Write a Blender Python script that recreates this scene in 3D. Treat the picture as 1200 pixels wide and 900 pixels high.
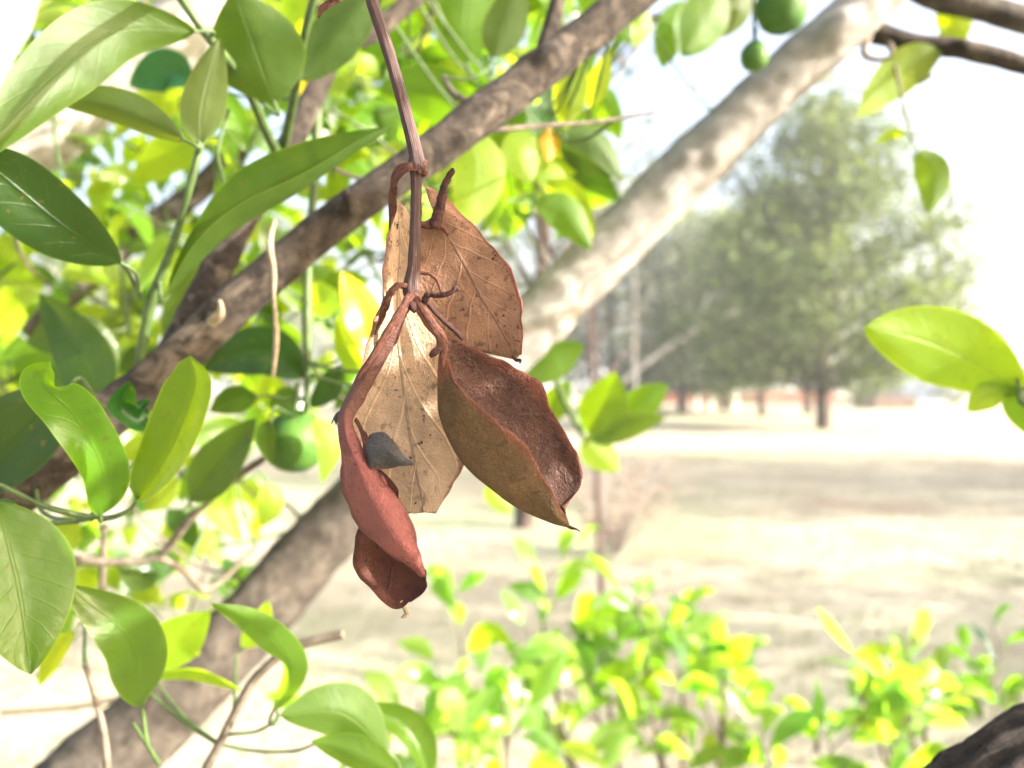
import bpy, math, random
from mathutils import Vector, Matrix, noise
R = math.radians
scene = bpy.context.scene
for o in list(bpy.data.objects):
    bpy.data.objects.remove(o)

# ------------------------------------------------------------------ camera
CAMZ, FPX, PITCH = 1.5, 900.0, 5.0 / 900.0
cam_d = bpy.data.cameras.new('camera')
cam = bpy.data.objects.new('camera', cam_d)
scene.collection.objects.link(cam)
cam.location = (0, 0, CAMZ)
cam.rotation_euler = (math.pi / 2 + PITCH, 0, 0)
cam_d.sensor_width = 36
cam_d.lens = 27
cam_d.clip_start = 0.02
cam_d.clip_end = 2000
cam_d.dof.use_dof = True
cam_d.dof.focus_distance = 0.24
cam_d.dof.aperture_fstop = 7.6
scene.camera = cam

# ------------------------------------------------------------------ sky, sun, exposure
SUN_AZ, SUN_EL = 104.0, 21.0        # azimuth clockwise from the viewing direction (+Y)
world = bpy.data.worlds.new('World')
scene.world = world
world.use_nodes = True
wn = world.node_tree.nodes
wn.clear()
sky = wn.new('ShaderNodeTexSky')
sky.sky_type = 'NISHITA'
sky.sun_disc = False
sky.sun_elevation = R(SUN_EL)
sky.sun_rotation = R(SUN_AZ)
sky.air_density = 1.0
sky.dust_density = 10.0
bg = wn.new('ShaderNodeBackground')
bg.inputs[1].default_value = 0.15
wo = wn.new('ShaderNodeOutputWorld')
world.node_tree.links.new(sky.outputs[0], bg.inputs[0])
world.node_tree.links.new(bg.outputs[0], wo.inputs[0])
sun_d = bpy.data.lights.new('sun', 'SUN')
sun = bpy.data.objects.new('sun', sun_d)
scene.collection.objects.link(sun)
sun_d.energy = 4.2
sun_d.angle = R(0.53)
sun_d.color = (1.0, 0.965, 0.90)
sdir = Vector((math.sin(R(SUN_AZ)) * math.cos(R(SUN_EL)), math.cos(R(SUN_AZ)) * math.cos(R(SUN_EL)), math.sin(R(SUN_EL))))
sun.rotation_euler = (-sdir).to_track_quat('-Z', 'Y').to_euler()
sun.location = sdir * 50
vs = scene.view_settings
vs.view_transform = 'Standard'
vs.look = 'None'
vs.exposure = 2.5
vs.gamma = 1.0
vs.use_curve_mapping = False
scene.render.engine = 'CYCLES'
scene.cycles.use_denoising = True
scene.cycles.max_bounces = 8
scene.cycles.transmission_bounces = 6
scene.cycles.diffuse_bounces = 5
scene.cycles.caustics_reflective = False
scene.cycles.caustics_refractive = False
scene.cycles.sample_clamp_indirect = 6

# ------------------------------------------------------------------ geometry helpers
CP, SP = math.cos(PITCH), math.sin(PITCH)


def P(x, y, d):
    """photo pixel (1200 x 900) at depth d metres -> world point"""
    cx, cy = (x - 600) / FPX * d, (450 - y) / FPX * d
    return Vector((cx, d * CP - cy * SP, CAMZ + cy * CP + d * SP))


def on_ground(x, y, z=0.0):
    cy = (450 - y) / FPX
    dz = cy * CP + SP
    return P(x, y, (z - CAMZ) / dz)


def crom(pts, t):
    """Catmull-Rom through pts (Vectors or floats), t in 0..1"""
    n = len(pts)
    if n == 1:
        return pts[0]
    s = min(max(t, 0.0), 1.0) * (n - 1)
    i = min(int(s), n - 2)
    f = s - i
    p1, p2 = pts[i], pts[i + 1]
    p0 = pts[i - 1] if i > 0 else p1 * 2 - p2
    p3 = pts[i + 2] if i + 2 < n else p2 * 2 - p1
    return 0.5 * ((2 * p1) + (p2 - p0) * f + (2 * p0 - 5 * p1 + 4 * p2 - p3) * f * f + (3 * p1 - p0 - 3 * p2 + p3) * f * f * f)


class MB:
    def __init__(self):
        self.v, self.f, self.uv, self.mi = [], [], [], []

    def grid(self, rows, uvs=None, closed=False, mi=0):
        b = len(self.v)
        n, m = len(rows), len(rows[0])
        for r in rows:
            self.v.extend(r)
        for i in range(n - 1):
            for j in range(m if closed else m - 1):
                k = (j + 1) % m
                self.f.append((b + i * m + j, b + i * m + k, b + (i + 1) * m + k, b + (i + 1) * m + j))
                u0, u1 = j / (m if closed else m - 1), (j + 1) / (m if closed else m - 1)
                v0, v1 = i / (n - 1), (i + 1) / (n - 1)
                self.uv.append(((u0, v0), (u1, v0), (u1, v1), (u0, v1)))
                self.mi.append(mi)

    def poly(self, pts, uv=None, mi=0):
        b = len(self.v)
        self.v.extend(pts)
        self.f.append(tuple(range(b, b + len(pts))))
        self.uv.append(tuple(uv) if uv else tuple((0.5, 0.5) for _ in pts))
        self.mi.append(mi)

    def tube(self, pts, rads, seg=8, n=None, rough=0.0, freq=20.0, ridges=0, knobs=(), cap=True, mi=0, seed=0.0):
        n = n or max(2, (len(pts) - 1) * 4 + 1)
        cs = [crom(pts, i / (n - 1)) for i in range(n)]
        rs = [max(1e-5, crom(rads, i / (n - 1))) for i in range(n)]
        t0 = (cs[1] - cs[0]).normalized()
        ref = Vector((0, 0, 1)) if abs(t0.z) < 0.8 else Vector((1, 0, 0))
        nrm = t0.cross(ref).normalized()
        rows = []
        for i in range(n):
            t = (cs[min(i + 1, n - 1)] - cs[max(i - 1, 0)]).normalized()
            nrm = (nrm - t * nrm.dot(t)).normalized()
            bi = t.cross(nrm)
            row = []
            for j in range(seg):
                a = 2 * math.pi * j / seg
                d = nrm * math.cos(a) + bi * math.sin(a)
                r = rs[i]
                if rough:
                    p = (cs[i] + d * r) * freq + Vector((seed, seed * 1.7, 0))
                    r *= 1 + rough * noise.noise(p) + rough * 0.5 * noise.noise(p * 2.7)
                if ridges:
                    r *= 1 + 0.09 * math.sin(a * ridges + 1.3 * noise.noise(cs[i] * freq)) * (1 if j % 2 else 0.6)
                q = cs[i] + d * r
                for kc, kr, kh in knobs:
                    dist = (q - kc).length
                    if dist < kr:
                        q = q + d * kh * (0.5 + 0.5 * math.cos(math.pi * dist / kr))
                row.append(q)
            rows.append(row)
        self.grid(rows, closed=True, mi=mi)
        if cap:
            self.poly(list(reversed(rows[0])), mi=mi)
            self.poly(rows[-1], mi=mi)
        return cs

    def build(self, name, mats, parent=None, smooth=True, color=None, origin=None):
        me = bpy.data.meshes.new(name)
        org = origin or Vector((0, 0, 0))
        me.from_pydata([tuple(q - org) for q in self.v], [], self.f)
        if not isinstance(mats, (list, tuple)):
            mats = [mats]
        for m in mats:
            me.materials.append(m)
        uvl = me.uv_layers.new(name='UVMap')
        flat = [c for poly in self.uv for p in poly for c in p]
        uvl.data.foreach_set('uv', flat)
        me.polygons.foreach_set('material_index', self.mi)
        if smooth:
            me.polygons.foreach_set('use_smooth', [True] * len(self.f))
        me.update()
        return link(name, me, parent, color, org)


WORLD = {}


def link(name, me, parent=None, color=None, loc=None):
    o = bpy.data.objects.new(name, me)
    scene.collection.objects.link(o)
    if parent is not None:
        o.parent = parent
        o.location = (loc or Vector((0, 0, 0))) - WORLD.get(parent.name, parent.location)
    elif loc is not None:
        o.location = loc
    WORLD[o.name] = Vector(loc) if loc is not None else Vector((0, 0, 0))
    if color:
        o.color = (*color, 1)
    return o


def thing(name, label, cat, loc=(0, 0, 0), group=None):
    o = bpy.data.objects.new(name, None)
    scene.collection.objects.link(o)
    o.location = loc
    o.empty_display_size = 0.05
    return tag(o, label, cat, group)


def tag(o, label=None, cat=None, group=None, kind=None):
    for k, v in (('label', label), ('category', cat), ('group', group), ('kind', kind)):
        if v:
            o[k] = v
    return o


# ------------------------------------------------------------------ material helpers
class NT:
    def __init__(self, name):
        self.m = bpy.data.materials.new(name)
        self.m.use_nodes = True
        self.t = self.m.node_tree
        self.t.nodes.clear()
        self.out = self.t.nodes.new('ShaderNodeOutputMaterial')

    def n(self, typ, **kw):
        nd = self.t.nodes.new(typ)
        for k, v in kw.items():
            setattr(nd, k, v)
        return nd

    def put(self, sock, v):
        if hasattr(v, 'is_output') or isinstance(v, bpy.types.NodeSocket):
            self.t.links.new(v, sock)
        elif isinstance(v, (tuple, list)) and len(v) == 3 and sock.type == 'RGBA':
            sock.default_value = (*v, 1)
        else:
            sock.default_value = v

    def math(self, op, a, b=0.0, c=None):
        nd = self.n('ShaderNodeMath', operation=op)
        self.put(nd.inputs[0], a)
        self.put(nd.inputs[1], b)
        if c is not None:
            self.put(nd.inputs[2], c)
        return nd.outputs[0]

    def ramp(self, x, a, b, lo=0.0, hi=1.0):
        nd = self.n('ShaderNodeMapRange', interpolation_type='SMOOTHSTEP')
        for s, v in zip(nd.inputs[:5], (x, a, b, lo, hi)):
            self.put(s, v)
        return nd.outputs[0]

    def mix(self, f, a, b, mode='MIX'):
        nd = self.n('ShaderNodeMix', data_type='RGBA', blend_type=mode)
        self.put(nd.inputs[0], f)
        self.put(nd.inputs[6], a)
        self.put(nd.inputs[7], b)
        return nd.outputs[2]

    def coord(self, which='Object'):
        return self.n('ShaderNodeTexCoord').outputs[which]

    def noise(self, vec, scale, detail=4.0, rough=0.55, dist=0.0, stretch=None):
        if stretch:
            mp = self.n('ShaderNodeMapping')
            self.put(mp.inputs[0], vec)
            mp.inputs['Scale'].default_value = stretch
            vec = mp.outputs[0]
        nd = self.n('ShaderNodeTexNoise')
        self.put(nd.inputs['Vector'], vec)
        nd.inputs['Scale'].default_value = scale
        nd.inputs['Detail'].default_value = detail
        nd.inputs['Roughness'].default_value = rough
        nd.inputs['Distortion'].default_value = dist
        return nd.outputs[0]

    def voro(self, vec, scale, feature='F1'):
        nd = self.n('ShaderNodeTexVoronoi', feature=feature)
        self.put(nd.inputs['Vector'], vec)
        nd.inputs['Scale'].default_value = scale
        return nd.outputs['Distance']

    def bump(self, h, strength=0.5, dist=0.001, normal=None):
        nd = self.n('ShaderNodeBump')
        nd.inputs['Strength'].default_value = strength
        nd.inputs['Distance'].default_value = dist
        self.put(nd.inputs['Height'], h)
        if normal is not None:
            self.put(nd.inputs['Normal'], normal)
        return nd.outputs[0]

    def principled(self, col, rough=0.6, spec=0.4, normal=None, **kw):
        nd = self.n('ShaderNodeBsdfPrincipled')
        self.put(nd.inputs['Base Color'], col)
        self.put(nd.inputs['Roughness'], rough)
        self.put(nd.inputs['Specular IOR Level'], spec)
        if normal is not None:
            self.put(nd.inputs['Normal'], normal)
        for k, v in kw.items():
            self.put(nd.inputs[k], v)
        return nd.outputs[0]

    def translucent(self, col, normal=None):
        nd = self.n('ShaderNodeBsdfTranslucent')
        self.put(nd.inputs[0], col)
        if normal is not None:
            self.put(nd.inputs['Normal'], normal)
        return nd.outputs[0]

    def mixsh(self, f, a, b):
        nd = self.n('ShaderNodeMixShader')
        self.put(nd.inputs[0], f)
        self.put(nd.inputs[1], a)
        self.put(nd.inputs[2], b)
        return nd.outputs[0]

    def done(self, sh):
        self.t.links.new(sh, self.out.inputs[0])
        return self.m


def veins(k, count=9.0, slant=1.7, mid=0.05, wob=0.25):
    """-> (|u|, v, midrib mask, side vein mask) from the leaf's UV"""
    uv = k.coord('UV')
    sx = k.n('ShaderNodeSeparateXYZ')
    k.put(sx.inputs[0], uv)
    u = k.math('ABSOLUTE', k.math('MULTIPLY_ADD', sx.outputs[0], 2.0, -1.0))
    v = sx.outputs[1]
    m = k.ramp(u, mid, mid * 0.35)
    w = k.noise(uv, 3.0, 2.0)
    t = k.math('SUBTRACT', k.math('MULTIPLY', v, count), k.math('MULTIPLY', k.math('POWER', u, 0.8), slant))
    t = k.math('ADD', t, k.math('MULTIPLY', w, wob))
    side = k.math('ADD', t, k.math('MULTIPLY', k.math('GREATER_THAN', sx.outputs[0], 0.5), 0.43))
    fr = k.math('FRACT', side)
    d = k.math('ABSOLUTE', k.math('SUBTRACT', fr, 0.5))
    s = k.math('MULTIPLY', k.ramp(d, 0.07, 0.015), k.ramp(u, 1.0, 0.6))
    return u, v, m, s, uv


def leaf_material(name, gloss=0.36, trans=0.45, glow=(1.0, 1.0, 1.0)):
    k = NT(name)
    u, v, m, s, uv = veins(k, count=8.0, mid=0.045)
    oi = k.n('ShaderNodeObjectInfo')
    oc = k.coord('Object')
    base = oi.outputs['Color']
    big = k.noise(oc, 28.0, 3.0)
    base = k.mix(k.ramp(big, 0.35, 0.7, 0.0, 0.55), base, k.mix(1.0, base, (1.5, 1.25, 0.8), 'MULTIPLY'))
    blot = k.ramp(k.noise(oc, 75.0, 4.0, 0.6), 0.56, 0.72)
    base = k.mix(k.math('MULTIPLY', blot, 0.5), base, k.mix(1.0, base, (0.55, 0.62, 0.7), 'MULTIPLY'))
    spot = k.ramp(k.noise(oc, 300.0, 3.0), 0.66, 0.70)
    base = k.mix(k.math('MULTIPLY', spot, 0.6), base, (0.09, 0.06, 0.02))
    rim = k.math('MULTIPLY', k.ramp(u, 0.93, 1.0), 0.55)
    base = k.mix(rim, base, k.mix(1.0, base, (2.6, 2.0, 1.0), 'MULTIPLY'))
    veinc = k.mix(1.0, base, (1.7, 1.45, 1.3), 'MULTIPLY')
    topc = k.mix(k.math('MAXIMUM', k.math('MULTIPLY', m, 0.6), k.math('MULTIPLY', s, 0.20)), base, veinc)
    under = k.mix(0.25, topc, (0.07, 0.11, 0.025))
    geo = k.n('ShaderNodeNewGeometry')
    back = geo.outputs['Backfacing']
    col = k.mix(back, topc, under)
    h = k.math('ADD', k.math('MULTIPLY', k.noise(oc, 420.0, 2.0), 0.3), k.math('ADD', k.math('MULTIPLY', s, 0.15), k.math('MULTIPLY', m, 0.7)))
    h = k.math('ADD', h, k.math('MULTIPLY', k.noise(oc, 60.0, 2.0), 2.0))
    nb = k.bump(h, 0.5, 0.0011)
    rg = k.math('ADD', gloss, k.math('MULTIPLY', back, 0.25))
    pr = k.principled(col, rg, 0.5, nb)
    tcol = k.mix(0.05, k.mix(1.0, base, (4.6, 3.9, 0.45), 'MULTIPLY'), (0.40, 0.52, 0.03))
    tcol = k.mix(k.math('MULTIPLY', k.math('MAXIMUM', m, k.math('MULTIPLY', s, 0.4)), 0.35), tcol, (0.12, 0.2, 0.02))
    tcol = k.mix(1.0, tcol, glow, 'MULTIPLY')
    return k.done(k.mixsh(trans, pr, k.translucent(tcol)))


def dry_material(name, face, inner, edge, spots=0.6, count=6.0, trans=0.22, contrast=1.0, tcol=(0.5, 0.18, 0.06), base=None, base_v=0.4):
    k = NT(name)
    u, v, m, s, uv = veins(k, count=count, slant=2.1, mid=0.035, wob=0.5)
    oc = k.coord('Object')
    n1 = k.noise(oc, 55.0, 6.0, 0.62)
    c = k.mix(k.ramp(n1, 0.32, 0.7), tuple(x * 0.72 for x in face), tuple(min(1, x * 1.18) for x in face))
    # rusty margin, darker flecks, scorched pits
    n2 = k.noise(oc, 230.0, 4.0, 0.6)
    c = k.mix(k.math('MULTIPLY', k.ramp(n2, 0.56, 0.68), spots), c, tuple(x * 0.42 for x in face))
    pits = k.math('MULTIPLY', k.ramp(k.noise(oc, 520.0, 3.0, 0.6), 0.60, 0.66), k.ramp(k.noise(oc, 70.0, 2.0), 0.42, 0.6))
    c = k.mix(k.math('MULTIPLY', pits, min(1.0, 1.3 * spots)), c, (0.03, 0.012, 0.01))
    net = k.ramp(k.voro(oc, 950.0, 'DISTANCE_TO_EDGE'), 0.10, 0.0)
    c = k.mix(k.math('MULTIPLY', net, 0.18), c, tuple(x * 0.5 for x in face))
    ew = k.math('ADD', u, k.math('MULTIPLY', k.math('SUBTRACT', n1, 0.5), 0.35))
    c = k.mix(k.ramp(ew, 0.80, 1.0, 0.0, 0.85), c, edge)
    c = k.mix(k.math('MULTIPLY', m, 0.55 * contrast), c, tuple(x * 0.45 for x in face))
    c = k.mix(k.math('MULTIPLY', s, 0.5 * contrast), c, tuple(min(1, x * 1.35) for x in face))
    if base:
        c = k.mix(k.ramp(v, base_v, base_v * 0.55), c, base)
    geo = k.n('ShaderNodeNewGeometry')
    ic = k.mix(k.ramp(n1, 0.35, 0.7), tuple(x * 0.6 for x in inner), tuple(x * 1.3 for x in inner))
    ic = k.mix(k.math('MULTIPLY', k.ramp(n2, 0.55, 0.68), 0.5), ic, tuple(x * 0.4 for x in inner))
    ic = k.mix(k.ramp(ew, 0.85, 1.0, 0.0, 0.8), ic, edge)
    col = k.mix(geo.outputs['Backfacing'], c, ic)
    h = k.math('ADD', k.math('MULTIPLY', m, 1.6 * contrast), k.math('MULTIPLY', s, 0.9 * contrast))
    h = k.math('ADD', h, k.math('MULTIPLY', k.noise(oc, 300.0, 5.0, 0.65), 1.6))
    h = k.math('ADD', h, k.math('MULTIPLY', net, 0.5))
    h = k.math('ADD', h, k.math('MULTIPLY', k.noise(oc, 75.0, 3.0), 2.4))
    h = k.math('ADD', h, k.math('MULTIPLY', k.math('ABSOLUTE', k.math('SUBTRACT', k.noise(oc, 130.0, 3.0, 0.6, 0.8), 0.5)), 3.5))
    nb = k.bump(h, 0.6, 0.0008)
    pr = k.principled(col, 0.62, 0.35, nb)
    return k.done(k.mixsh(trans, pr, k.translucent(k.mix(0.5, col, tcol))))


def bark_material(name, a, b, lichen, stretch=(1, 1, 1), scale=30.0, depth=0.0015, rough=0.85, far=None):
    k = NT(name)
    oc = k.coord('Object')
    uv = k.coord('UV')
    n1 = k.noise(oc, scale, 8.0, 0.62)
    c = k.mix(k.ramp(n1, 0.36, 0.66), a, b)
    n2 = k.noise(oc, scale * 0.45, 4.0, 0.6, 0.6)
    c = k.mix(k.ramp(n2, 0.52, 0.66, 0.0, 0.8), c, lichen)
    if far:      # browner bark further along the limb, with crown shade painted in
        sx = k.n('ShaderNodeSeparateXYZ')
        k.put(sx.inputs[0], uv)
        c2 = k.mix(k.ramp(n1, 0.36, 0.66), far[0], far[1])
        c2 = k.mix(k.ramp(n2, 0.52, 0.66, 0.0, 0.8), c2, far[2])
        t = k.math('ADD', sx.outputs[1], k.math('MULTIPLY', k.math('SUBTRACT', n2, 0.5), 0.25))
        c = k.mix(k.ramp(t, far[3], far[4]), c, c2)
    fl = k.noise(uv, 14.0, 5.0, 0.65, 0.4, stretch=(7.0, 1.4, 1.0))
    c = k.mix(k.ramp(fl, 0.54, 0.68, 0.0, 0.6), c, tuple(x * 0.45 for x in a))
    lent = k.ramp(k.voro(oc, scale * 5.0), 0.16, 0.10)
    lent = k.math('MULTIPLY', lent, k.ramp(k.noise(oc, scale * 0.8, 2.0), 0.5, 0.62))
    c = k.mix(k.math('MULTIPLY', lent, 0.6), c, tuple(x * 0.35 for x in a))
    h = k.math('ADD', k.math('MULTIPLY', n1, 1.0), k.math('MULTIPLY', fl, -1.3))
    h = k.math('ADD', h, k.math('MULTIPLY', k.noise(oc, scale * 6.0, 4.0, 0.6), 0.5))
    return k.done(k.principled(c, rough, 0.25, k.bump(h, 0.8, depth)))


def plain(name, col, rough=0.7, spec=0.3, var=0.25, scale=60.0, bump=0.0005):
    k = NT(name)
    oc = k.coord('Object')
    n1 = k.noise(oc, scale, 5.0, 0.6)
    c = k.mix(k.ramp(n1, 0.3, 0.7), tuple(x * (1 - var) for x in col), tuple(min(1, x * (1 + var)) for x in col))
    return k.done(k.principled(c, rough, spec, k.bump(n1, 0.4, bump)))


M = {}
M['leaf'] = leaf_material('citrus_leaf', 0.30, 0.46)
M['shrub_leaf'] = leaf_material('shrub_leaf', 0.27, 0.5, (0.74, 1.0, 1.7))
M['limb'] = bark_material('limb_bark', (0.25, 0.23, 0.21), (0.37, 0.345, 0.32), (0.46, 0.44, 0.415), scale=44.0, depth=0.004)
M['branch'] = bark_material('branch_bark', (0.026, 0.019, 0.0145), (0.078, 0.060, 0.046), (0.17, 0.132, 0.098), scale=110.0, depth=0.0035)
M['brown_limb'] = bark_material('brown_limb_bark', (0.045, 0.036, 0.029), (0.11, 0.092, 0.075), (0.18, 0.15, 0.12), scale=60.0, depth=0.005)
M['limb_long'] = bark_material('long_limb_bark', (0.25, 0.23, 0.21), (0.37, 0.345, 0.32), (0.46, 0.44, 0.415), scale=46.0, depth=0.0045,
                               far=((0.045, 0.036, 0.029), (0.11, 0.092, 0.075), (0.18, 0.15, 0.12), 0.38, 0.56))
M['rough_bark'] = bark_material('rough_dark_bark', (0.022, 0.016, 0.013), (0.058, 0.042, 0.033), (0.13, 0.098, 0.07), scale=90.0, depth=0.004)
M['twig'] = plain('green_twig', (0.055, 0.09, 0.025), 0.5, 0.4, 0.3, 150.0)
M['dead_twig'] = plain('grey_twig', (0.13, 0.105, 0.08), 0.8, 0.2, 0.4, 120.0)
M['pale_twig'] = plain('pale_dry_twig', (0.27, 0.21, 0.14), 0.8, 0.2, 0.3, 200.0)
M['dry_beige'] = dry_material('dry_leaf_beige', (0.54, 0.365, 0.235), (0.35, 0.22, 0.14), (0.26, 0.10, 0.06), 0.85, 5.5, contrast=1.0)
M['dry_brown'] = dry_material('dry_leaf_brown', (0.36, 0.19, 0.115), (0.25, 0.13, 0.08), (0.24, 0.08, 0.05), 0.85, 6.5)
M['dry_olive'] = dry_material('dry_leaf_olive', (0.095, 0.050, 0.016), (0.12, 0.052, 0.038), (0.15, 0.043, 0.026), 0.7, 7.0, contrast=0.1, trans=0.10, base=(0.24, 0.07, 0.03), base_v=0.22)
M['dry_pink'] = dry_material('dry_leaf_red', (0.225, 0.068, 0.062), (0.10, 0.03, 0.02), (0.10, 0.03, 0.025), 0.6, 8.0, contrast=0.2, trans=0.12, base=(0.11, 0.047, 0.036), base_v=0.42)
M['dry_inner'] = dry_material('dry_leaf_dark_red', (0.085, 0.026, 0.016), (0.30, 0.09, 0.07), (0.035, 0.012, 0.01), 0.6, 6.0, contrast=0.5, trans=0.10)
M['dry_black'] = dry_material('dry_leaf_charcoal', (0.035, 0.034, 0.036), (0.03, 0.025, 0.025), (0.10, 0.04, 0.03), 0.3, 4.0, contrast=0.2, trans=0.0)
k = NT('dry_stem')
uvc = k.coord('UV')
n1 = k.noise(uvc, 8.0, 5.0, 0.6, 0.2, stretch=(5.0, 1.2, 1))
n3 = k.noise(k.coord('Object'), 180.0, 5.0, 0.6)
c = k.mix(k.ramp(n1, 0.46, 0.62), (0.034, 0.013, 0.012), (0.10, 0.044, 0.034))
c = k.mix(k.ramp(n1, 0.64, 0.70, 0.0, 0.85), c, (0.46, 0.36, 0.31))
c = k.mix(k.ramp(n3, 0.55, 0.7, 0, 0.5), c, (0.06, 0.02, 0.018))
M['dry_stem'] = k.done(k.principled(c, 0.6, 0.4, k.bump(k.math('ADD', n1, k.math('MULTIPLY', n3, 0.5)), 0.8, 0.0006)))
INNER = {}
INNER['dry_leaf_olive'] = dry_material('dry_leaf_umber', (0.092, 0.037, 0.024), (0.092, 0.037, 0.024), (0.16, 0.045, 0.026), 0.9, 7.0, contrast=0.3, trans=0.14)
INNER['dry_leaf_red'] = M['dry_inner']
def petiole_material(name, a, b, hi):
    k = NT(name)
    oc, uv = k.coord('Object'), k.coord('UV')
    n1 = k.noise(uv, 6.0, 5.0, 0.65, 0.4, stretch=(4.0, 1.5, 1))
    n2 = k.noise(oc, 420.0, 4.0, 0.65)
    c = k.mix(k.ramp(n1, 0.38, 0.62), a, b)
    c = k.mix(k.ramp(n1, 0.62, 0.74, 0.0, 0.7), c, hi)
    c = k.mix(k.ramp(n2, 0.54, 0.66, 0.0, 0.7), c, tuple(x * 0.35 for x in a))
    return k.done(k.principled(c, 0.7, 0.25, k.bump(k.math('ADD', n1, n2), 0.9, 0.0009)))


M['petiole'] = petiole_material('dry_petiole', (0.075, 0.026, 0.019), (0.17, 0.066, 0.042), (0.30, 0.16, 0.11))
M['petiole_dark'] = petiole_material('dark_petiole', (0.035, 0.013, 0.012), (0.085, 0.032, 0.027), (0.20, 0.10, 0.075))
k = NT('fruit_skin')
oc = k.coord('Object')
dots = k.voro(oc, 420.0)
c = k.mix(k.ramp(k.noise(oc, 30.0, 3.0), 0.35, 0.7), (0.026, 0.080, 0.010), (0.055, 0.122, 0.014))
c = k.mix(k.ramp(dots, 0.25, 0.12, 0.0, 0.4), c, (0.06, 0.16, 0.03))
c = k.mix(k.ramp(k.noise(oc, 90.0, 4.0), 0.62, 0.7, 0.0, 0.5), c, (0.10, 0.11, 0.04))
M['fruit'] = k.done(k.principled(c, 0.58, 0.3, k.bump(dots, 0.35, 0.0006), **{'Subsurface Weight': 0.0}))

# ------------------------------------------------------------------ ground
k = NT('dry_lawn')
oc = k.coord('Object')
n1 = k.noise(oc, 0.16, 5.0, 0.6, 0.4, stretch=(0.45, 1.0, 1.0))
n2 = k.noise(oc, 0.9, 6.0, 0.65)
n3 = k.noise(oc, 14.0, 5.0, 0.65)
c = k.mix(k.ramp(n2, 0.35, 0.65), (0.285, 0.255, 0.185), (0.40, 0.365, 0.275))
c = k.mix(k.ramp(n1, 0.47, 0.62, 0.0, 0.7), c, (0.20, 0.245, 0.13))
c = k.mix(k.ramp(k.noise(oc, 0.32, 4.0, 0.6), 0.56, 0.68, 0.0, 0.7), c, (0.28, 0.205, 0.15))
c = k.mix(k.ramp(n3, 0.5, 0.72, 0.0, 0.55), c, (0.12, 0.095, 0.06))
M['ground'] = k.done(k.principled(c, 0.95, 0.1, k.bump(k.math('ADD', n3, k.math('MULTIPLY', n2, 3.0)), 0.7, 0.03)))


def ground_z(x, y):
    d = math.hypot(x, y - 10)
    return 0.07 * noise.noise(Vector((x * 0.12, y * 0.12, 0))) * min(1, d / 15)


mb = MB()
gy = [-30, -14, -6] + [-3 + i * 0.8 for i in range(50)] + [38 + i * 5 for i in range(14)] + [120, 170, 260, 400, 700, 1200]
gx = [-1200, -600, -300, -150, -80, -50] + [-35 + i * 1.0 for i in range(71)] + [50, 80, 150, 300, 600, 1200]
mb.grid([[Vector((x, y, ground_z(x, y))) for x in gx] for y in gy])
g = mb.build('ground', M['ground'])
tag(g, 'dry straw coloured park lawn with faint green patches', 'ground', kind='structure')

# dry grass tufts standing on the lawn (nobody could count them)
rng = random.Random(3)
mb = MB()
for i in range(5200):
    d = 2.2 + 22 * rng.random() ** 1.6
    x = (rng.random() - 0.5) * 1.9 * d
    b = Vector((x, d, ground_z(x, d)))
    for q in range(5):
        a = rng.random() * 6.28
        o = Vector((math.cos(a), math.sin(a), 0))
        h = rng.uniform(0.02, 0.07)
        s = Vector((-o.y, o.x, 0)) * 0.0035
        bb = b + o * rng.random() * 0.05
        mb.poly([bb - s, bb + s, bb + o * h * 0.6 + Vector((0, 0, h))])
k = NT('dry_grass_blade')
c = k.mix(k.ramp(k.noise(k.coord('Object'), 0.7, 3.0), 0.4, 0.62), (0.36, 0.30, 0.19), (0.17, 0.21, 0.075))
M['blade'] = k.done(k.mixsh(0.35, k.principled(c, 0.7, 0.2), k.translucent(c)))
g = mb.build('dry_grass', M['blade'], smooth=False)
tag(g, 'short dry straw grass tufts over the open lawn', 'grass', kind='stuff')

# ------------------------------------------------------------------ leaf builder
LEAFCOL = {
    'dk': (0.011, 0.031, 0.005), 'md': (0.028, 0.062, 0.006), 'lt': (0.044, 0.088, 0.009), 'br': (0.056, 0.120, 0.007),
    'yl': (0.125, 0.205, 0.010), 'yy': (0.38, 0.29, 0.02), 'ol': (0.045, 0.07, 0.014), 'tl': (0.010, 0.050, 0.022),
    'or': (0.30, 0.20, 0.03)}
lrng = random.Random(11)


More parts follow.
